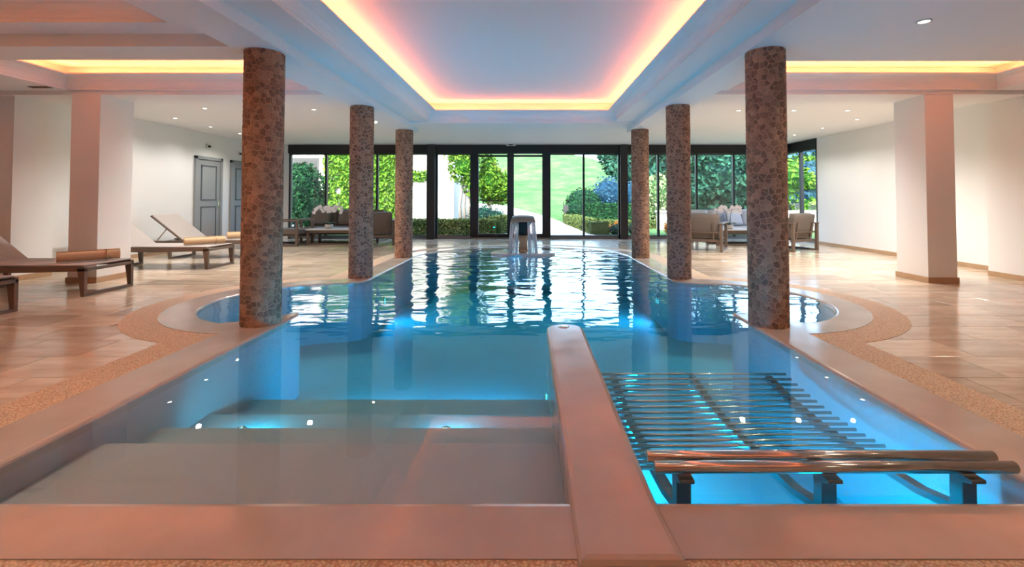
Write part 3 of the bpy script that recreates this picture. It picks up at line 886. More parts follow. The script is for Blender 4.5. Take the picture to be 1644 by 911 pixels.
# cap: arched hood, spout lip towards the camera
prof = [(.24, .60), (.22, .70), (.12, .755), (-.02, .765), (-.14, .735), (-.21, .675), (-.235, .63), (-.225, .625), (-.195, .665), (-.13, .715), (-.02, .735), (.11, .72), (.19, .67), (.2, .60)]
for_w = []
nP = len(prof); NW = 9
vs = []
for j in range(NW):
    t = j/(NW-1)*2-1
    sc_ = 1 - .10*abs(t)**3
    for (yy, zz) in prof: vs.append((t*(.262-.28*max(0, zz-.63)), yy, .6+(zz-.6)*sc_))
fs = [(j*nP+i, j*nP+(i+1) % nP, (j+1)*nP+(i+1) % nP, (j+1)*nP+i) for j in range(NW-1) for i in range(nP)] + [tuple(range(nP)), tuple((NW-1)*nP+i for i in range(nP-1,-1,-1))]
mb.add(vs, fs); mb.build('hood', 'fsteel', ft, smooth=False, bevel=.004)
mb = MB(); mb.lathe([(.0001, 0), (.06, 0), (.075, .02), (.05, .04), (.0001, .045)], 16, (0, -.15, .0)); mb.build('base_cap', 'base', ft, smooth=True)
rr = random.Random(3); m2 = MB()
for sgn in (-1, 1):
    for k in range(34):
        t = rr.random(); x0 = sgn*(.09 + .165*t); x1 = x0*1.2 + rr.uniform(-.012, .012)
        y0 = -.235 + rr.uniform(-.02, .05); y1 = y0 - .10 - rr.uniform(0, .05)
        pts = []; zend = -.005 if abs(y1) < .33 else -.06
        for q in range(7):
            s_ = q/6; pts.append((x0+(x1-x0)*s_, y0+(y1-y0)*math.sqrt(s_), .63+(zend-.63)*s_))
        r0 = rr.uniform(.003, .009)
        m2.tube(pts, [r0*(1.1-.4*math.sin(3*s+k)**2) for s in range(7)], 6)
o = m2.build('water_curtain', None, ft, smooth=True); o.data.materials.append(jet_mat()); o['kind'] = 'stuff'

# ------------------------------------------------------------------ sun loungers
def make_lounger():
    e = empty('sun_lounger')       # foot end at x=0, head towards -x, width along y
    W = .34; H = .35
    for s in (-1, 1):
        mb = MB(); y0, y1 = (W-.035, W) if s > 0 else (-W, -W+.035)
        mb.prism([(0, H), (-2.05, H), (-2.05, H-.06), (-.9, H-.075), (-.06, H-.055), (0, H-.055)], y0, y1, 'y')
        mb.build('side_rail', 'frame', e, bevel=.004)
    for xf in (0.0, -1.62):
        for s in (-1, 1):
            mb = MB(); y0, y1 = (W-.04, W) if s > 0 else (-W, -W+.04)
            mb.prism([(xf, H-.02), (xf-.09, H-.02), (xf-.045, 0), (xf, 0)], y0, y1, 'y'); mb.build('leg', 'frame', e, bevel=.003)
        mb = MB(); mb.box(xf-.045, xf, -W+.04, W-.04, 0, .035); mb.build('foot_bar', 'frame', e, bevel=.003)
        mb = MB(); mb.box(xf-.04, xf, -W+.035, W-.035, H-.055, H-.02); mb.build('end_bar', 'frame', e, bevel=.003)
    mb = MB(); mb.box(-1.40, -.03, -W+.012, W-.012, H+.002, H+.02); mb.build('seat_sling', 'sling', e, bevel=.008, seg=3)
    a = math.radians(38); L = .78
    R = Matrix.Translation((-1.40, 0, H+.004)) @ Matrix.Rotation(a, 4, 'Y')
    mb = MB(); mb.box(-L, 0, -W+.012, W-.012, 0, .02, R); b = mb.build('backrest', 'sling', e, bevel=.008, seg=3)
    mb = MB()
    for s in (-1, 1): mb.box(-L, 0, (W-.035 if s > 0 else -W), (W if s > 0 else -W+.035), -.022, .002, R)
    mb.box(-L, -L+.03, -W, W, -.022, .002, R); mb.build('backrest_frame', 'frame', b, bevel=.003)
    mb = MB()
    for s in (-1, 1): mb.tube([(-1.40-.42*math.cos(a), s*(W-.06), H+.42*math.sin(a)-.01), (-1.95, s*(W-.06), H-.03)], .011, 8)
    mb.tube([(-1.95, -(W-.06), H-.03), (-1.95, W-.06, H-.03)], .011, 8); mb.build('prop_strut', 'steel', e, smooth=True)
    return e
lg = make_lounger()
LX = -5.24
for i, (x, y, rz, lab) in enumerate([(LX, 4.42, 0, 'taupe sun lounger cut by the left edge, only its foot frame showing'),
        (LX, 5.80, 0, 'taupe sun lounger with a towel in front of the left pillar'),
        (LX-.02, 7.92, 0, 'taupe sun lounger with a towel just behind the left pillar'),
        (LX-.02, 9.22, 0, 'taupe sun lounger farthest from the camera, raised back before the grey door')]):
    o = lg if i == 0 else copy_tree(lg)
    o.location = (x, y, 0); o.rotation_euler = (0, 0, rz); tag(o, lab, 'sun lounger', 'sun loungers along the left side')
def make_towel():
    e = empty('rolled_towel'); L = .29; R_ = .070
    # spiral cross-section extruded along x
    pts_o, pts_i = [], []
    N = 70
    for k in range(N+1):
        th = k/N * 2*PI*3.2; r = .010 + (R_-.010)*k/N
        pts_o.append((r*math.cos(th), r*math.sin(th))); pts_i.append(((r-.0125)*math.cos(th), (r-.0125)*math.sin(th)))
    poly = pts_o + pts_i[::-1]; mb = MB(); vs = []
    m = len(pts_o)
    for x in (-L, L):
        for (a, b) in pts_o: vs.append((x, a, b))
        for (a, b) in pts_i: vs.append((x, a, b))
    fs = []
    for k in range(m-1):
        fs.append((k, k+1, 2*m+k+1, 2*m+k)); fs.append((m+k, m+k+1, 3*m+k+1, 3*m+k))
        fs.append((k, k+1, m+k+1, m+k)); fs.append((2*m+k, 2*m+k+1, 3*m+k+1, 3*m+k))
    fs.append((m-1, 2*m-1, 4*m-1, 3*m-1))
    mb.add(vs, fs); mb.build('towel_roll', 'towel', e, smooth=False)
    mb = MB(); mb.lathe([(R_*1.0, -.004), (R_*1.02, 0), (R_*1.0, .004)], 28)
    o = mb.build('hem', 'towel', e, smooth=True); o.rotation_euler = (0, PI/2, 0); o.location = (L*.55, 0, 0)
    return e
tw = make_towel()
for i, (x, y, rz, lab) in enumerate([(-5.53, 5.82, .82, 'rolled beige towel on the lounger in front of the left pillar'),
        (-5.55, 7.92, .75, 'rolled beige towel on the lounger behind the left pillar'),
        (-5.68, 9.22, .75, 'rolled beige towel half hidden by the nearest left column')]):
    o = tw if i == 0 else copy_tree(tw)
    o.location = (x, y, .372+.070); o.rotation_euler = (0, 0, rz); tag(o, lab, 'towel', 'rolled towels on the loungers')

# ------------------------------------------------------------------ lounge furniture
def cushion(name, x0, x1, y0, y1, z0, z1, mat, parent, rot=None, puff=.5):
    nx, ny, nz = 6, 6, 2
    cx, cy, cz = (x0+x1)/2, (y0+y1)/2, (z0+z1)/2; hx, hy, hz = (x1-x0)/2, (y1-y0)/2, (z1-z0)/2
    bm = bmesh.new(); bmesh.ops.create_cube(bm, size=2.0); bmesh.ops.subdivide_edges(bm, edges=bm.edges[:], cuts=5, use_grid_fill=True)
    for v in bm.verts:
        u = v.co.copy()
        dims = [hx, hy, hz]; k = dims.index(min(dims)); o_ = [i for i in range(3) if i != k]
        edge = max(abs(u[o_[0]]), abs(u[o_[1]]))
        s_ = 1 - puff*.45*edge**4
        for i in o_:
            other = u[o_[0]] if i == o_[1] else u[o_[1]]
            u[i] = u[i]*(1 - .03*other**2*abs(u[i]))
        u[k] = u[k]*s_
        v.co = Vector((cx+u.x*hx, cy+u.y*hy, cz+u.z*hz))
        if rot is not None: v.co = rot @ v.co
    me = bpy.data.meshes.new(name); bm.to_mesh(me); bm.free(); me.materials.append(M[mat])
    me.polygons.foreach_set('use_smooth', [True]*len(me.polygons))
    o = bpy.data.objects.new(name, me); COL.objects.link(o); o.parent = parent
    return o
def make_seat(name, W, D=.84, seats=1, cm='cush', back_h=.82, arm_h=.60):
    """sled framed armchair or sofa; faces +y, back at y=0, centred on x"""
    e = empty(name)
    for s in (-1, 1):
        xo = s*W/2; a, b = (xo-.06, xo) if s > 0 else (xo, xo+.06)
        mb = MB(); mb.box(a, b, 0, .06, 0, arm_h); mb.box(a, b, D-.06, D, 0, arm_h)
        mb.box(a, b, .06, D-.06, 0, .04); mb.build('side_frame', 'frame', e, bevel=.004)
        mb = MB(); mb.box(a-.01, b+.01, -.01, D+.01, arm_h, arm_h+.03); mb.build('armrest', 'frame', e, bevel=.006)
    mb = MB(); mb.box(-W/2+.06, W/2-.06, .06, .12, .2, .26); mb.build('rear_rail', 'frame', e, bevel=.003)
    mb = MB(); mb.box(-W/2+.06, W/2-.06, D-.1, D-.04, .2, .26); mb.build('front_rail', 'frame', e, bevel=.003)
    mb = MB(); mb.box(-W/2+.06, W/2-.06, .08, D-.06, .24, .262); mb.build('seat_deck', 'frame', e)
    Rb = Matrix.Translation((0, .1, .24)) @ Matrix.Rotation(math.radians(10), 4, 'X')
    nb = 2 if seats == 1 else 2*seats
    iw = W-.14
    for k in range(nb):
        xx = -iw/2 + iw*(k+.5)/nb + (0 if seats > 1 else (.06 if k == 1 else -.06))
        mb = MB(); mb.box(xx-.02, xx+.02, -.03, -.005, 0, .40, Rb); mb.build('back_post', 'frame', e, bevel=.003)
    mb = MB(); mb.box(-iw/2, iw/2, -.035, -.012, .17, .20, Rb); mb.build('back_slat', 'frame', e, bevel=.003)
    cw = iw/seats
    for k in range(seats):
        x0 = -iw/2 + cw*k + .006; x1 = x0 + cw - .012
        cushion('seat_cushion', x0, x1, .10, D-.02, .262, .42, cm, e)
        cushion('back_cushion', x0, x1, 0, .17, .03, back_h-.24, cm, e, Rb)
    return e
SEAT = 'lounge seating before the windows'
ac = make_seat('armchair', .86)
def facing(dx, dy): return math.atan2(dy, dx) - PI/2
for i, (x, y, rz, lab) in enumerate([
        (3.83, 10.24, facing(.5, .86), 'taupe armchair seen from behind, right of the middle right column'),
        (6.14, 10.22, facing(-.42, .9), 'taupe armchair seen from behind by the corner window at the right'),
        (-3.72, 11.32, facing(-.30, .95), 'taupe armchair seen from behind between the middle and far left columns')]):
    o = ac if i == 0 else copy_tree(ac)
    o.location = (x, y, 0); o.rotation_euler = (0, 0, rz); tag(o, lab, 'armchair', SEAT)
dbd = make_seat('lounge_chair', .86, D=1.30); dbd.location = (-6.92, 11.66, 0); dbd.rotation_euler = (0, 0, -PI/2)
tag(dbd, 'deep taupe lounge chair, its arm frame showing behind the nearest left column', 'armchair', SEAT)
sf = make_seat('sofa', 2.1, D=.86, seats=3, cm='cush_l', back_h=.84)
sf.location = (5.35, 13.1, 0); sf.rotation_euler = (0, 0, PI); tag(sf, 'light grey three-seat sofa against the right window front', 'sofa', SEAT)
sf2 = make_seat('sofa', 2.1, D=.86, seats=3, cm='cush', back_h=.84)
sf2.location = (-5.05, 13.15, 0); sf2.rotation_euler = (0, 0, PI); tag(sf2, 'grey three-seat sofa against the left window front', 'sofa', SEAT)
for (x, y, rz, tilt, lab, cm) in ((5.65, 12.62, .3, .42, 'pale blue cushion leaning at the middle of the right sofa', 'pillow'), (6.12, 12.64, -.2, .4, 'pale blue cushion leaning on the right sofa near its armrest', 'pillow'),
        (-5.75, 12.68, .1, .42, 'dark grey cushion leaning on the left sofa behind the orchid', 'cush'), (-5.0, 12.68, -.1, .42, 'dark grey cushion on the left sofa beside the middle column', 'cush')):
    e = empty('throw_cushion', (x, y, .44)); e.rotation_euler = (0, 0, rz)
    cushion('cover', -.26, .26, -.07, .07, 0, .46, cm, e, Matrix.Rotation(-tilt, 4, 'X'), puff=1.2)
    tag(e, lab, 'cushion', 'loose cushions on the sofas')
def make_table(L=1.2, D=.7, H=.38):
    e = empty('coffee_table')
    mb = MB(); mb.box(-L/2, L/2, -D/2, D/2, H-.03, H); mb.build('table_top', 'tabletop', e, bevel=.005)
    mb = MB()
    for s in (-1, 1): mb.box(-L/2+.03, L/2-.03, s*(D/2-.05)-.025, s*(D/2-.05)+.025, H-.09, H-.03)
    mb.build('apron', 'frame', e)
    for sx in (-1, 1):
        for sy in (-1, 1):
            mb = MB(); cx, cy = sx*(L/2-.06), sy*(D/2-.05); mb.box(cx-.03, cx+.03, cy-.025, cy+.025, 0, H-.03); mb.build('leg', 'frame', e, bevel=.003)
    for sy in (-1, 1):
        mb = MB(); mb.box(-L/2+.09, L/2-.09, sy*(D/2-.05)-.02, sy*(D/2-.05)+.02, 0, .035); mb.build('sled_bar', 'frame', e)
    return e
tb = make_table(1.3, .75, .40); tb.location = (5.25, 11.75, 0); tag(tb, 'low coffee table with an orchid, in the right seating group', 'coffee table')
tb2 = copy_tree(tb); tb2.location = (-4.93, 11.88, 0); tag(tb2, 'low coffee table with an orchid, in the left seating group', 'coffee table')
def make_orchid():
    e = empty('potted_orchid')
    mb = MB(); mb.lathe([(.085, 0), (.10, .02), (.105, .10), (.095, .105), (.088, .085), (.0001, .08)], 20); mb.build('pot', 'pot', e, smooth=True)
    r = random.Random(5)
    for k in range(5):
        a = k*1.3; pts = [(0,0,.09), (.07*math.cos(a), .07*math.sin(a), .15), (.15*math.cos(a), .15*math.sin(a), .16), (.21*math.cos(a), .21*math.sin(a), .12)]
        mb = MB(); vs = []
        for (p, w) in zip(pts, (.012, .03, .03, .004)):
            t = Vector((-math.sin(a), math.cos(a), 0))*w; P = Vector(p)
            vs += [P-t, P+Vector((0,0,-.008)), P+t, P+Vector((0,0,.006))]
        mb.add(vs, [(j*4+i, j*4+(i+1)%4, j*4+4+(i+1)%4, j*4+4+i) for j in range(3) for i in range(4)])
        mb.build('leaf', 'stem', e, smooth=True)
    for k in range(4):
        s = (-1, -.45, .4, .95)[k]; yy = (-.03, .05, -.05, .03)[k]
        pts = [(s*.03, yy, .09), (s*.06, yy, .30), (s*.09, yy*1.5, .45), (s*.17, yy*2, .53), (s*.28, yy*2, .50), (s*.34, yy*2, .42)]
        mb = MB(); mb.tube(pts, [.006,.005,.005,.004,.003,.002], 6); st = mb.build('flower_stem', 'stem', e, smooth=True)
        for q in range(8):
            t = .40+.6*q/7; i = min(4, int(t*5)); f = t*5-i
            P = Vector(pts[i]).lerp(Vector(pts[i+1]), f) + Vector((r.uniform(-.04,.04), r.uniform(-.05,.05), r.uniform(-.02,.05)))
            mb = MB()
            for z in range(5):
                a = z*2*PI/5+.3; u = Vector((math.cos(a), -.3, math.sin(a))); w = Vector((-math.sin(a), 0, math.cos(a)))
                mb.add([P, P+u*.03+w*.022, P+u*.058, P+u*.03-w*.022, P+u*.03+Vector((0,-.012,0))], [(0,1,4),(1,2,4),(2,3,4),(3,0,4)])
            mb.build('blossom', 'petal', st, fix=False)
        mb = MB(); mb.lathe([(.0001,0),(.008,.004),(.0001,.012)], 8, pts[3]); mb.build('blossom_core', 'petal_core', st)
    return e
oc = make_orchid(); oc.location = (5.02, 11.6, .40); tag(oc, 'white potted orchid on the right coffee table', 'potted plant')
oc2 = copy_tree(oc); oc2.location = (-5.13, 11.85, .40); tag(oc2, 'white potted orchid on the left coffee table', 'potted plant')

# ------------------------------------------------------------------ garden
def leaf_mesh(name, pts, nrm, size, mat, parent=None, core=None, vary=None):
    """a leaf quad (folded along its rib) at each point"""
    k = len(pts); pts = np.asarray(pts); nrm = np.asarray(nrm)
    d = rng.normal(size=(k, 3)); nn = nrm + .8*rng.normal(size=(k, 3)); nn /= np.linalg.norm(nn, axis=1)[:, None]
    u = np.cross(nn, d); u /= np.linalg.norm(u, axis=1)[:, None]; w = np.cross(nn, u)
    s = size*(.6+.8*rng.random((k, 1)))
    V = np.stack([pts - u*s, pts - w*s*.5 + nn*s*.15, pts + u*s, pts + w*s*.5 + nn*s*.15], 1).reshape(-1, 3)
    Fc = np.arange(k*4).reshape(k, 4)
    me = bpy.data.meshes.new(name)
    vals = rng.random(k) if vary is None else vary
    if core is not None:
        cv, cf = core; base = len(V)
        V = np.concatenate([V, np.asarray(cv)]); faces = Fc.tolist() + [tuple(i+base for i in f) for f in cf]
    else: faces = Fc.tolist()
    me.from_pydata(V.tolist(), [], faces); me.materials.append(M[mat])
    o = bpy.data.objects.new(name, me); COL.objects.link(o)
    if parent is not None: o.parent = parent
    at = me.color_attributes.new('Col', 'FLOAT_COLOR', 'CORNER')
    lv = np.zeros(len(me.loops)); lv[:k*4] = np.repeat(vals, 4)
    arr = np.stack([lv, lv, lv, np.ones_like(lv)], 1).astype(np.float32)
    at.data.foreach_set('color', arr.ravel())
    return o
def blob_pts(c, r, k, lump=.18):
    d = rng.normal(size=(k, 3)); d /= np.linalg.norm(d, axis=1)[:, None]
    rad = 1 - .22*rng.random(k)**2 + lump*(np.sin(d[:,0]*7+c[0])*np.sin(d[:,1]*6+c[1])*np.sin(d[:,2]*8+1))
    return np.asarray(c) + d*np.asarray(r)*rad[:, None], d
def sphere_core(c, r, n=12, m=8):
    vs, fs = [], []
    for j in range(m+1):
        ph = PI*j/m
        for i in range(n): vs.append((c[0]+r[0]*math.sin(ph)*math.cos(2*PI*i/n), c[1]+r[1]*math.sin(ph)*math.sin(2*PI*i/n), c[2]+r[2]*math.cos(ph)))
    for j in range(m):
        for i in range(n): fs.append((j*n+i, j*n+(i+1)%n, (j+1)*n+(i+1)%n, (j+1)*n+i))
    return vs, fs
def bush(name, label, cat, blobs, size, mat, k, grp=None, core=.8, trunk=None):
    P, Nn, cv, cf = [], [], [], []
    tot = sum(b[1][0]*b[1][2] for b in blobs)
    for c, r in blobs:
        p, d = blob_pts(c, r, max(60, int(k*r[0]*r[2]/tot))); P.append(p); Nn.append(d)
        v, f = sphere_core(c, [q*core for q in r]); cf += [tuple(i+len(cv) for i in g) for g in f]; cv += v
    if trunk:
        e = empty(name); tag(e, label, cat, grp)
        leaf_mesh('crown', np.concatenate(P), np.concatenate(Nn), size, mat, e, (cv, cf))
        for t in trunk:
            mb = MB(); mb.tube(t[0], t[1], 8); mb.build('trunk', 'bark', e, smooth=True)
        return e
    o = leaf_mesh(name, np.concatenate(P), np.concatenate(Nn), size, mat, None, (cv, cf))
    return tag(o, label, cat, grp)
def hedge(label, path, w, z0, z1, size, mat, k):
    P, Nn, cv, cf = [], [], [], []
    for (a, b) in zip(path[:-1], path[1:]):
        a, b = np.array(a), np.array(b); t = (b-a)/np.linalg.norm(b-a); nrm = np.array([t[1], -t[0]])
        L = np.linalg.norm(b-a); kk = int(k*L)
        for q in range(3):
            n_ = kk if q == 0 else kk//2 if q == 1 else kk//3
            s = rng.random(n_)[:, None]; xy = a + (b-a)*s
            if q == 0: zz = z0+(z1-z0)*rng.random(n_); pt = np.column_stack([xy - nrm*0 + nrm*(w/2), zz]); nv = np.tile([nrm[0], nrm[1], 0], (n_, 1))
            elif q == 1: pt = np.column_stack([xy + nrm*((rng.random((n_,1))-.5)*w), np.full(n_, z1)]); nv = np.tile([0,0,1.], (n_, 1))
            else: zz = z0+(z1-z0)*rng.random(n_); pt = np.column_stack([xy - nrm*(w/2), zz]); nv = np.tile([-nrm[0], -nrm[1], 0], (n_, 1))
            P.append(pt + rng.normal(size=pt.shape)*.015); Nn.append(nv)
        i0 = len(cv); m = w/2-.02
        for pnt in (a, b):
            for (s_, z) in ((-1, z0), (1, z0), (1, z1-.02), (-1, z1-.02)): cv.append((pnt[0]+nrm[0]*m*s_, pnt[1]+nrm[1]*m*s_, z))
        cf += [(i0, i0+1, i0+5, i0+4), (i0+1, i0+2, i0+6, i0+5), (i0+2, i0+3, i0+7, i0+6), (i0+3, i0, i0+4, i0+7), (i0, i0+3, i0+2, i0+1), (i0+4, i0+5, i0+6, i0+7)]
    o = leaf_mesh('clipped_hedge', np.concatenate(P), np.concatenate(Nn), size, mat, None, (cv, cf))
    return tag(o, label, 'hedge', 'clipped hedges in the garden')
def at(u, v, Y): return ((u-849)/740*Y, Y, 1.15-(v-320)/740*Y)
# ground and hill
def grass_mat():
    m, n, l, b = newmat('hill_grass')
    geo = n.new('ShaderNodeNewGeometry')
    t = n.new('ShaderNodeTexNoise'); t.inputs['Scale'].default_value = .45; t.inputs['Detail'].default_value = 8; t.inputs['Roughness'].default_value = .72
    mp = n.new('ShaderNodeMapping'); mp.inputs['Scale'].default_value = (1, .8, 2.5)
    l.new(geo.outputs['Position'], mp.inputs['Vector']); l.new(mp.outputs['Vector'], t.inputs['Vector'])
    r = n.new('ShaderNodeValToRGB')
    r.color_ramp.elements[0].position = .32; r.color_ramp.elements[0].color = lin((50, 78, 50))
    r.color_ramp.elements[1].position = .68; r.color_ramp.elements[1].color = lin((96, 106, 76))
    q = r.color_ramp.elements.new(.5); q.color = lin((68, 98, 62))
    l.new(t.outputs['Fac'], r.inputs['Fac']); l.new(r.outputs['Color'], b.inputs['Base Color'])
    b.inputs['Roughness'].default_value = .95; b.inputs['Specular IOR Level'].default_value = 0.0
    bp = n.new('ShaderNodeBump'); bp.inputs['Strength'].default_value = .6; bp.inputs['Distance'].default_value = .4
    l.new(t.outputs['Fac'], bp.inputs['Height']); l.new(bp.outputs['Normal'], b.inputs['Normal'])
    return m
M['grass'] = grass_mat()
def hill_z(x, y):
    s = max(0, y-25)
    base = -.06 + .5*(1-math.exp(-s/8)) + .145*s*(1-math.exp(-s/18))
    sl = 1/(1+math.exp((x-20)/7))
    bumpy = .5*math.sin(x*.21+y*.09)+.35*math.sin(x*.11-y*.17+1.3)+.2*math.sin(x*.5+y*.31)
    return base*(.35+.65*sl) + bumpy*min(1, s/18)
bm = bmesh.new(); NX, NY = 90, 70; g = []
for j in range(NY+1):
    yy = YG+.1 + (150-YG)*(j/NY)**1.8
    g.append([bm.verts.new((x_, yy, hill_z(x_, yy))) for x_ in np.linspace(-90, 110, NX+1)])
for j in range(NY):
    for i in range(NX): bm.faces.new((g[j][i], g[j][i+1], g[j+1][i+1], g[j+1][i]))
me = bpy.data.meshes.new('ground'); bm.to_mesh(me); bm.free(); me.materials.append(M['grass'])
me.polygons.foreach_set('use_smooth', [True]*len(me.polygons))
gr = bpy.data.objects.new('ground', me); COL.objects.link(gr); struct(gr, 'grassy hillside rising behind the garden')
mb = MB()
pl = [(-9, 13.6), (-.9, 15.0), (-.5, 17), (-.6, 22), (-1.8, 27), (-4.5, 31), (-9, 34)]; pr = [(9, 13.6), (2.15, 15.0), (1.95, 17), (1.75, 22), (1.0, 27), (-1.5, 31), (-8.6, 35.5)]
vs = []
for a, b in zip(pl, pr):
    for t in (0, .33, .66, 1): x_, y_ = a[0]+(b[0]-a[0])*t, a[1]+(b[1]-a[1])*t; vs.append((x_, y_, max(hill_z(x_, y_), -.05)+.035))
mb.add(vs, [(j*4+i, j*4+i+1, j*4+4+i+1, j*4+4+i) for j in range(len(pl)-1) for i in range(3)])
struct(mb.build('garden_path', 'path'), 'pale gravel path curving up into the garden')
# house on the left
hs = empty('garden_house', (-6.2, 19.4, 0)); tag(hs, 'white rendered house wall with a vine, left of the path', 'house')
mb = MB(); mb.box(-7.0, 3.05, 0, 5, -.1, 4.6); mb.build('house_wall', 'render', hs)
mb = MB(); mb.prism([(-.5, 4.55), (5.5, 4.55), (2.5, 6.3)], -7.4, 3.35, 'x'); mb.build('roof', 'roof', hs)
mb = MB(); mb.box(-3.75, -2.65, -.03, .05, .9, 2.9); wf = mb.build('house_window', 'post', hs)
mb = MB(); mb.box(-3.67, -2.73, -.04, -.03, .98, 2.82); mb.build('pane', 'black', wf)
# ivy on the house wall
def wall_leaves(name, label, x0, x1, y, z0, z1, k, size, mat, ragged=.5):
    p = np.column_stack([x0+(x1-x0)*rng.random(k), y - .06*rng.random(k) - .12*rng.random(k)**3, z0+(z1-z0)*rng.random(k)])
    keep = (np.sin(p[:,0]*3.1+1)*np.sin(p[:,2]*2.7+.4)+np.sin(p[:,0]*1.3+p[:,2]*1.9)*.8) > -ragged*1.6
    p = p[keep]
    return tag(leaf_mesh(name, p, np.tile([0,-1.,.2], (len(p), 1)), size, mat), label, 'climber')
wall_leaves('ivy', 'bright green ivy covering the house wall behind the left window', -8.6, -5.05, 19.38, 0.1, 3.6, 7500, .09, 'leaf_g', 1.0)
wall_leaves('vine', 'thin vine along the white house wall beside the far left column', -5.1, -3.9, 19.38, 1.9, 2.35, 350, .07, 'leaf_g', .9)
c = at(493, 310, 15.6)
bush('dark_shrub', 'tall dark green shrub at the left end of the window front', 'shrub', [((c[0]-.15, 15.7, 1.3), (.75, .6, 1.05)), ((c[0]+.25, 15.5, .7), (.5, .5, .7)), ((c[0]-.3, 15.8, 1.9), (.5, .5, .5))], .06, 'leaf_d', 3800)
bush('blue_shrub', 'blue-green shrub at the far left of the window', 'shrub', [((c[0]-1.1, 16.2, .8), (.7, .5, .85))], .06, 'leaf_b', 1500)
bush('garden_tree', 'leafy multi-stemmed tree growing beside the white house wall', 'tree',
     [((-2.55, 18.0, 2.45), (.62, .5, .75)), ((-2.2, 18.1, 1.75), (.42, .4, .55)), ((-2.75, 18.0, 3.3), (.7, .5, .7)), ((-2.1, 18.2, 3.2), (.5, .4, .6))], .075, 'leaf_g', 2600, core=.55,
     trunk=[([(-2.62+.16*q, 18.0+.05*q, -.05), (-2.7+.17*q, 18.0, .9), (-2.62+.14*q, 18.05, 1.5), (-2.5+.1*q, 18.1, 2.4)], [.075, .06, .05, .03]) for q in range(4)])
bush('round_tree', 'bright green rounded tree behind the left sliding door leaf', 'tree',
     [((-1.55, 18.6, 1.75), (.52, .5, .85)), ((-1.15, 18.8, 1.6), (.42, .4, .72)), ((-1.6, 18.6, 2.5), (.35, .35, .45))], .07, 'leaf_g', 2400, core=.75,
     trunk=[([(-1.6, 18.6, -.05), (-1.55, 18.6, 1.2)], [.08, .05])])
bush('low_shrub', 'small dark shrub at the foot of the garden trees', 'shrub', [((-1.75, 17.6, .5), (.55, .35, .42)), ((-1.25, 17.8, .42), (.35, .3, .35))], .05, 'leaf_t', 900)
hedge('low grey-green hedge left of the path outside the glass panels', [(-5.6, 15.75), (-1.1, 15.75)], .55, -.05, .46, .035, 'leaf_h', 700)
hedge('low hedge turning along the left edge of the path', [(-1.15, 15.7), (-.72, 17.2)], .45, -.05, .55, .035, 'leaf_h', 700)
hedge('long low hedge running along the right edge of the path', [(2.35, 15.3), (1.95, 22.5)], .6, -.05, .40, .04, 'leaf_h', 420)
hedge('tall square-cut hedge beyond the round bush', [(2.7, 23.5), (5.4, 23.5)], 1.0, -.05, .92, .06, 'leaf_d', 420)
hedge('low parterre hedge behind the orange flowers', [(2.7, 19.0), (6.2, 19.0)], .5, -.05, .28, .04, 'leaf_h', 420)
c = at(936, 322, 25.5)
bush('round_bush', 'large dark clipped round bush beside the hill path', 'bush', [((c[0], 25.5, .85), (1.0, .9, .9)), ((c[0]-.25, 25.3, .55), (.85, .8, .7))], .06, 'leaf_d', 3000, core=.93)
c = at(976, 366, 15.6)
bush('orange_flowers', 'clump of orange flowers at the foot of the right black post', 'flowers', [((c[0]-.1, 15.6, .16), (.24, .22, .24)), ((c[0]+.4, 15.9, .2), (.22, .2, .2))], .035, 'leaf_o', 500)
bush('green_plant', 'low green plant between the orange flowers and the right post', 'shrub', [((c[0]+.2, 15.4, .12), (.22, .2, .22)), ((c[0]+.95, 15.6, .15), (.35, .25, .25))], .035, 'leaf_t', 500)
c = at(1085, 366, 15.5)
bush('orange_flowers', 'orange flowers outside, low between far and middle right columns', 'flowers', [((c[0]-.2, 15.5, .2), (.25, .2, .22))], .035, 'leaf_o', 300)
c = at(988, 312, 24)
bush('blue_bush', 'blue-green bush behind the right black post', 'bush', [((c[0], 26, 1.4), (1.0, .8, 1.0)), ((c[0]+1.2, 26, 1.3), (1.0, .8, .9))], .08, 'leaf_b', 1800)
c = at(1060, 305, 20)
bush('pale_shrub', 'pale green flowering shrub right of the far right column', 'shrub', [((c[0], 20, 1.2), (1.0, .7, 1.05)), ((c[0]-.3, 20, .8), (.9, .6, .8)), ((c[0]+.5, 20.2, 1.6), (.6, .5, .6))], .09, 'leaf_p', 2600)
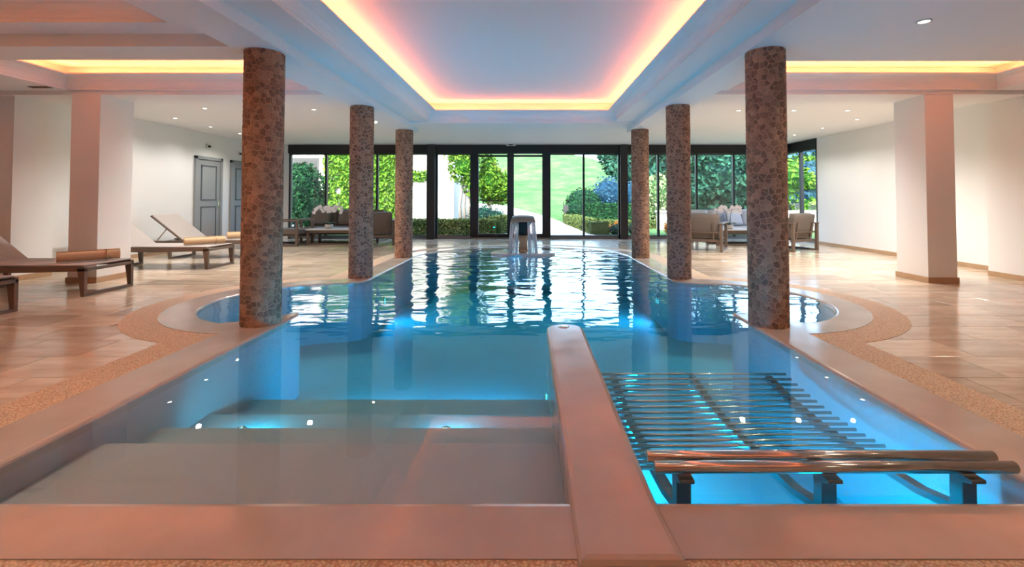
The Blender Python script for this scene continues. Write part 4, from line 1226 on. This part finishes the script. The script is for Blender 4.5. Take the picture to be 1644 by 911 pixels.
# white parapet
mb = MB(); mb.box(5.1, 16, 18.2, 18.45, -.1, .62); pw = mb.build('parapet', 'render', None, bevel=.01); struct(pw, 'low white garden wall behind the right seating group')
mb = MB(); mb.box(5.05, 16.05, 18.15, 18.5, .62, .70); mb.build('coping_stone', 'render', pw, bevel=.01)
# trees on the right
def big_tree(label, u, Y, w, h, mat, k, zb=1.0):
    x, y, _ = at(u, 320, Y); gz = hill_z(x, y); r = random.Random(int(u))
    blobs = [((x, y, gz+zb+h*.5), (w*.62, w*.5, h*.5))]
    for q in range(7):
        a = r.uniform(0, 2*PI); rad = w*.55*r.random()**.5
        blobs.append(((x+rad*math.cos(a), y+rad*.6*math.sin(a)-w*.15, gz+zb+h*r.uniform(.12, .95)), (w*r.uniform(.24, .38), w*.3, h*r.uniform(.12, .2))))
    return bush('tree', label, 'tree', blobs, .05+.0045*Y, mat, k, 'trees behind the garden wall', core=.8, trunk=[([(x, y, gz-.2), (x+.1, y, gz+zb+h*.4)], [.28, .15])])
big_tree('dark teal tree behind the middle right column', 1095, 33, 4.6, 6.6, 'leaf_t', 5200, .6)
big_tree('broad green tree seen between the two right columns', 1148, 30, 4.2, 4.6, 'leaf_t', 5200, .4)
big_tree('blue conifer behind the right sofa', 1192, 34, 3.6, 4.0, 'leaf_b', 3800, .2)
big_tree('green tree just left of the corner window', 1238, 30, 3.6, 4.4, 'leaf_t', 3800, .3)
big_tree('light green tree outside the corner window', 1275, 26, 3.2, 3.4, 'leaf_g', 3000, .3)
big_tree('misty blue tree seen through the corner window pane', 1335, 26, 4.4, 4.6, 'leaf_b', 3800, .2)
big_tree('dark conifer on the hillside behind the right black post', 1012, 46, 4.2, 5.0, 'leaf_t', 3400, .4)
big_tree('small dark tree on the hill right of the far right column', 1050, 42, 4.4, 7.5, 'leaf_t', 3400, .4)
mb = MB(); x, y, _ = at(907, 345, 23); mb.box(x-.05, x+.05, y-.05, y+.05, -.06, .85); mb.box(x-.09, x+.16, y-.06, y-.05, .55, .85)
tag(mb.build('garden_sign', 'post', None, bevel=.005), 'dark signpost at the start of the right hedge', 'sign')
